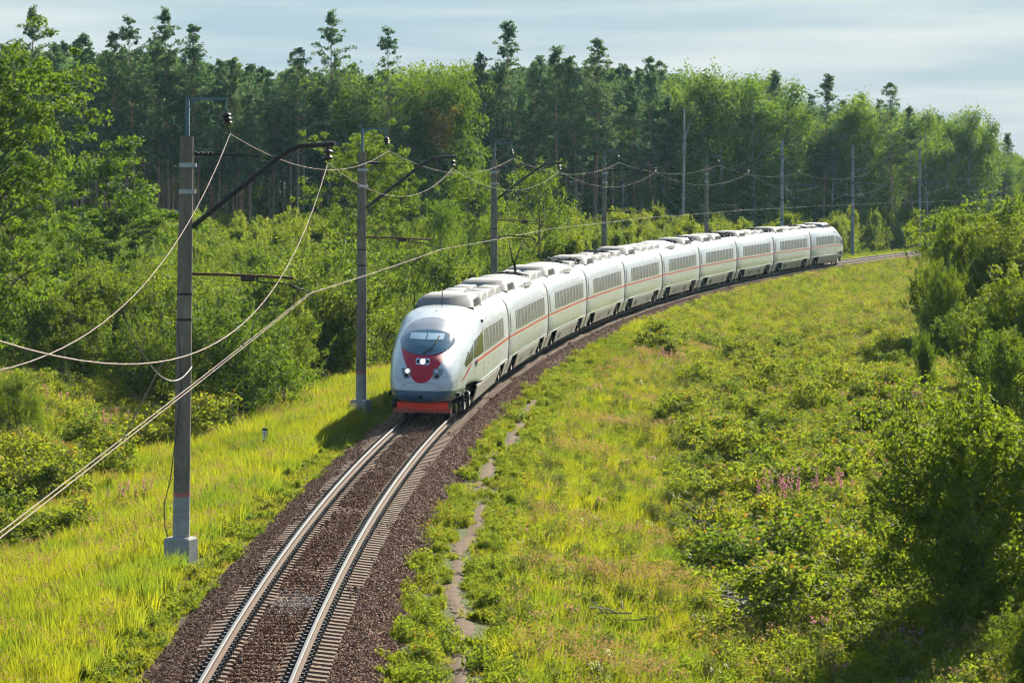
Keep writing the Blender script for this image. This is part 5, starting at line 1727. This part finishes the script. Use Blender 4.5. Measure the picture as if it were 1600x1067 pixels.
# left verge: short worn grass by the ballast, then tall yellow grass down the slope
sow(-98, 45, -3.6, -1.75, 12, [(3, 5), (4, 6), (7, 2)], 0.7, 1.3, lambda s, l: np.clip((-l - 1.8 - 0.35 * (smooth_noise(s, l, 0.8, 1.0) + 0.3)) * 1.6, 0, 1) * np.clip(0.75 + 0.6 * smooth_noise(s, l, 1.1, 4.0), 0.15, 1))
sow(-98, 60, -14.5, -3.3, 13, [(0, 5), (1, 5), (2, 3), (8, 1.0), (3, 1.5), (5, 0.3)], 0.75, 1.25, lambda s, l: np.clip((-l - 3.2) * 1.2, 0, 1))
sow(60, 330, -9, -2.3, 5, [(0, 4), (1, 4), (5, 2), (6, 2)], 1.0, 1.6)
sow(-98, 30, -26, -13.5, 8, [(5, 3), (6, 3), (9, 2), (0, 4), (1, 3), (10, 0.1), (11, 0.15), (8, 1)], 0.8, 1.5)
# right verge
pm = lambda s, l: np.clip((abs(l - path_c(s)) - path_w(s) * 1.15) * 4, 0.04, 1)
sow(-98, 60, 2.15, 5.6, 13, [(3, 4), (4, 4), (7, 6), (5, 2), (11, 0.35)], 0.6, 1.15, lambda s, l: pm(s, l) * np.clip((l - 2.2 - 0.35 * smooth_noise(s, l, 0.9, 2.0)) * 2.2, 0, 1) * np.clip(0.8 + 0.7 * smooth_noise(s, l, 0.9, 7.0), 0.12, 1))
sow(-98, 70, 4.6, 9.6, 12, [(0, 4), (1, 4), (3, 2), (5, 2.5), (7, 2), (8, 0.8), (9, 1.2), (10, 0.12), (11, 0.2), (12, 0.05)], 0.65, 1.15)
sow(-98, 90, 9.0, 24, 9, [(0, 1.6), (1, 1.6), (5, 4), (6, 3), (9, 3.5), (8, 0.8), (10, 0.12), (11, 0.3), (12, 0.05)], 0.75, 1.35)
sow(60, 340, 1.9, 4.2, 6, [(3, 4), (7, 4), (1, 2)], 0.8, 1.4, lambda s, l: np.clip((l - 2.0) * 1.2, 0, 1))
sow(70, 340, 3.6, 22, 5, [(0, 3), (1, 4), (5, 3), (6, 1.5), (9, 1.5), (8, 0.9), (11, 0.3), (10, 0.1)], 0.9, 1.6)
sow(-98, 60, 5.0, 10.0, 4, [(8, 1)], 0.8, 1.2, lambda s, l: np.clip((smooth_noise(s, l, 0.35, 3.0) - 0.30) * 4, 0, 1))
P = np.concatenate(Ps); n = len(P)
rot = np.zeros((n, 3)); rot[:, 2] = rg.uniform(0, 6.283, n); rot[:, 0] = rg.normal(0, 0.08, n)
scatter('meadow_grass', P, rot, np.concatenate(Sc), np.concatenate(Ix), protos, label='sunlit yellow green grass and weeds on both sides of the track', category='grass')
print('TUFTS', n)

# ------------------------------------------------------------------ low bushes of the clearing
rb = random.Random(15)
spots = []
tries = 0
while len(spots) < 150 and tries < 6000:
    tries += 1
    px = rb.uniform(985, 1430); py = rb.uniform(545, 1010)
    x0, y0 = 0, 0
    # ground point under this place
    D = (CAM_H + 1.6) * FPX / (py - 277.7)
    for _ in range(3):
        x0, zz = at(px, py, D); zg = gzw(x0, D); D = (CAM_H - zg) * FPX / (py - 277.7)
    if px < 1010 + (py - 560) * 0.26: continue
    if any(((x0 - a) / b_) ** 2 + ((D - c_ + b_ * 0.8) / (b_ * 1.8)) ** 2 < 1.3 for a, c_, b_ in bare): continue
    if any((x0 - a) ** 2 + (D - b_) ** 2 < 1.25 ** 2 * (1 + (D - 90) / 160) for a, b_ in spots): continue
    spots.append((x0, D))
for x, y in spots:
    v_ = rb.randrange(6); h = rb.uniform(0.75, 1.75); s_t, l_t = slat(x, y)
    where = ('near the brushwood in the ditch' if l_t < 12.0 else 'by the big near bush') if y < 100 else (('along the ditch below the fireweed' if l_t < 12.0 else 'around the big fireweed clump') if y < 130 else (('along the ditch up the clearing' if l_t < 12.0 else 'near the tree stumps') if y < 170 else 'far up the clearing beside the train'))
    plant('low', x, y, h, '%s low bush %s, %s' % ('big' if h > 1.4 else ('middling' if h > 1.05 else 'small'), ['all green', 'with a few rusty tips', 'with many rusty tips'][v_ % 3], where), 'low bushes of the right clearing', wide=rb.uniform(0.9, 1.35), var=v_)
for px, py, h in ((40, 880, 0.9), (100, 860, 1.0), (20, 800, 1.1), (80, 790, 1.2), (130, 760, 1.1), (60, 740, 1.2), (170, 740, 1.0), (215, 715, 1.1), (270, 700, 1.3), (300, 690, 1.0), (140, 720, 1.1), (15, 850, 1.0), (190, 760, 0.8), (330, 680, 1.0)):
    D = 120.0
    for _ in range(4):
        x, zz = at(px, py, D); D = (CAM_H - gzw(x, D)) * FPX / (py - 277.7)
    plant('low', x, D, h * 1.5, 'weedy low bush %s at the foot of the left slope' % ('near the lower left corner' if py > 780 else ('below the earth bank' if px < 160 else 'in front of the dark shrubs')), 'low bushes left of the grass slope', wide=1.2)

# ------------------------------------------------------------------ fireweed, brushwood, stumps, marker post
def fireweed(seed, n, spread, h):
    rng = np.random.default_rng(seed)
    sg_, fg = Geo(), Geo()
    C, F = [], []
    for k in range(n):
        a = rng.uniform(0, 6.28); r = spread * math.sqrt(rng.random()); hh = h * rng.uniform(0.7, 1.1)
        b0 = np.array([r * math.cos(a), r * math.sin(a), 0]); tp = b0 + np.array([rng.normal(0, 0.08), rng.normal(0, 0.08), 1]) * hh
        sg_.tube([b0, tp], [0.012, 0.005], 4, cap=False)
        for u in np.linspace(0.15, 0.7, 7): C.append(b0 + (tp - b0) * u)
        for u in np.linspace(0.72, 1.0, 6): F.append(b0 + (tp - b0) * u)
    leaf_soup(sg_, rng, C, 0.10, 7, 0.12, 0.8, 0.4, 0.25)
    leaf_soup(fg, rng, F, 0.06, 5, 0.06, 0.9, 0.2, 0.8)
    return sg_.mesh('stems', M['weed']), fg.mesh('flowers', M['pink'])
for i, (px, py, n_, sp_, h_, lab) in enumerate(((1255, 815, 30, 1.5, 1.5, 'big clump of pink fireweed in the middle of the right clearing'), (1285, 785, 16, 1.0, 1.4, 'pink fireweed right behind the big fireweed clump'), (1215, 830, 14, 1.0, 1.1, 'low pink fireweed at the left foot of the big clump'), (1410, 660, 18, 1.4, 1.4, 'pink fireweed above the top of the near right bush'), (1345, 760, 10, 0.9, 1.2, 'small pink fireweed left of the near right bush'), (1030, 585, 14, 1.4, 1.3, 'pink fireweed far up the clearing near the train'), (165, 712, 14, 1.2, 1.2, 'pink fireweed on the left bank'), (75, 705, 10, 1.2, 1.0, 'sparse pink fireweed at the foot of the earth bank'), (195, 800, 8, 0.8, 1.0, 'small fireweed left of the nearest mast'), (290, 668, 10, 0.9, 1.2, 'pinkish fireweed in front of the dark left shrubs'))):
    x, y, z = ground_at(px, py)
    a, b_ = fireweed(200 + i, n_, sp_, h_)
    r = link('fireweed_clump', None, category='flowers', label=lab, group='fireweed clumps')
    r.location = (x, y, z)
    link('stems', a, r); link('flowers', b_, r)
def brush(seed, n, L_, W_):
    rng = np.random.default_rng(seed); g = Geo()
    for k in range(n):
        a = rng.normal(0, 0.7); ln = L_ * rng.uniform(0.3, 0.8)
        c = np.array([rng.normal(0, W_), rng.normal(0, L_ * 0.3), rng.uniform(0.05, 0.55)])
        d = np.array([math.sin(a), math.cos(a), rng.normal(0, 0.22)]) * ln / 2
        g.tube(wob(rng, c - d, c + d, 4, 0.05), np.linspace(0.018, 0.006, 4), 4, cap=False)
    return g.mesh('brushwood', M['twig'])
for i, (px, py, n_, L_, W_, lab) in enumerate(((1112, 650, 70, 2.2, 0.7, 'small heap of grey brushwood far up the clearing'), (1112, 855, 90, 5.0, 0.25, 'long grey brushwood heap in the ditch of the clearing'), (1172, 965, 90, 3.4, 0.4, 'nearest grey brushwood heap in the clearing'), (955, 990, 10, 1.2, 0.4, 'few dry white twigs lying in the right meadow'))):
    x, y, z = ground_at(px, py)
    o = link('brushwood', brush(300 + i, n_, L_, W_), category='brushwood', label=lab, group='heaps of brushwood')
    o.location = (x, y, z + 0.1)
def stump(seed, r, h):
    rng = np.random.default_rng(seed); g = Geo()
    a = np.arange(18) * math.pi / 9
    P = []
    for z, k in ((-0.1, 1.5), (0.08, 1.2), (h * 0.5, 1.0), (h, 0.95)):
        P.append([(r * k * math.cos(t) * (1 + 0.1 * math.sin(3 * t + seed)), r * k * math.sin(t) * (1 + 0.1 * math.cos(4 * t)), z + (rng.uniform(-0.12, 0.05) * h if z == h else 0)) for t in np.append(a, a[0])])
    P = np.array(P); P[:, -1] = P[:, 0]
    g.grid(P); c = P[-1][:-1].mean(0)
    g.add(np.concatenate([[c], P[-1][:-1]]), t=[(0, 1 + i, 1 + (i + 1) % 18) for i in range(18)])
    return g.mesh('tree_stump', simple('dark rotten wood', (0.045, 0.028, 0.022), 0.95, var=0.4))
for i, (px, py, r, h, lab) in enumerate(((1371, 711, 0.15, 0.42, 'dark tree stump near the big right bush'), (1340, 584, 0.26, 0.50, 'jagged dark stump far up the clearing'))):
    x, y, z = ground_at(px, py)
    o = link('tree_stump', stump(i + 1, r, h), category='stump', label=lab); o.location = (x, y, z)
x, y, z = ground_at(414, 706)
r = link('marker_post', None, category='post', label='short white and black marker post in the left grass'); r.location = (x, y, z); r.rotation_euler = (0, 0, 0.1)
wht = simple('chalky white post paint', (0.75, 0.74, 0.74), 0.8); blk = simple('black post paint', (0.012, 0.012, 0.013), 0.7)
link('shaft', Geo().cbox((0, 0, 0.42), (0.17, 0.15, 0.85), 0.02).mesh('shaft', wht), r)
link('black_cap', Geo().cbox((0, 0, 0.845), (0.18, 0.16, 0.09), 0.015).mesh('black_cap', blk), r)
link('black_foot', Geo().box((0, 0, 0.22), (0.176, 0.156, 0.46)).mesh('black_foot', blk), r)
g = Geo()
for zz, xx in ((0.74, -0.02), (0.69, -0.03), (0.64, -0.02)): g.box((xx, -0.079, zz), (0.03, 0.004, 0.045))
for zz, xx in ((0.57, 0.0), (0.53, 0.03), (0.50, 0.0)): g.box((xx, -0.079, zz), (0.035, 0.004, 0.03))
link('painted_mark', g.mesh('painted_mark', blk), r)

# ------------------------------------------------------------------ haze: the air between here and the forest
HAZE = True
if HAZE:
    hz = bpy.data.materials.new('summer haze'); hz.use_nodes = True
    N, L = hz.node_tree.nodes, hz.node_tree.links
    N.clear()
    out = N.new('ShaderNodeOutputMaterial'); pv = N.new('ShaderNodeVolumePrincipled')
    pv.inputs['Color'].default_value = (0.50, 0.80, 1.0, 1)
    pv.inputs['Density'].default_value = 0.00008
    pv.inputs['Anisotropy'].default_value = 0.0
    L.new(pv.outputs[0], out.inputs['Volume'])
    link('haze', Geo().box((50, 330, 13), (700, 900, 34)).mesh('haze', hz), kind='stuff', label='thin bluish summer haze in the air')
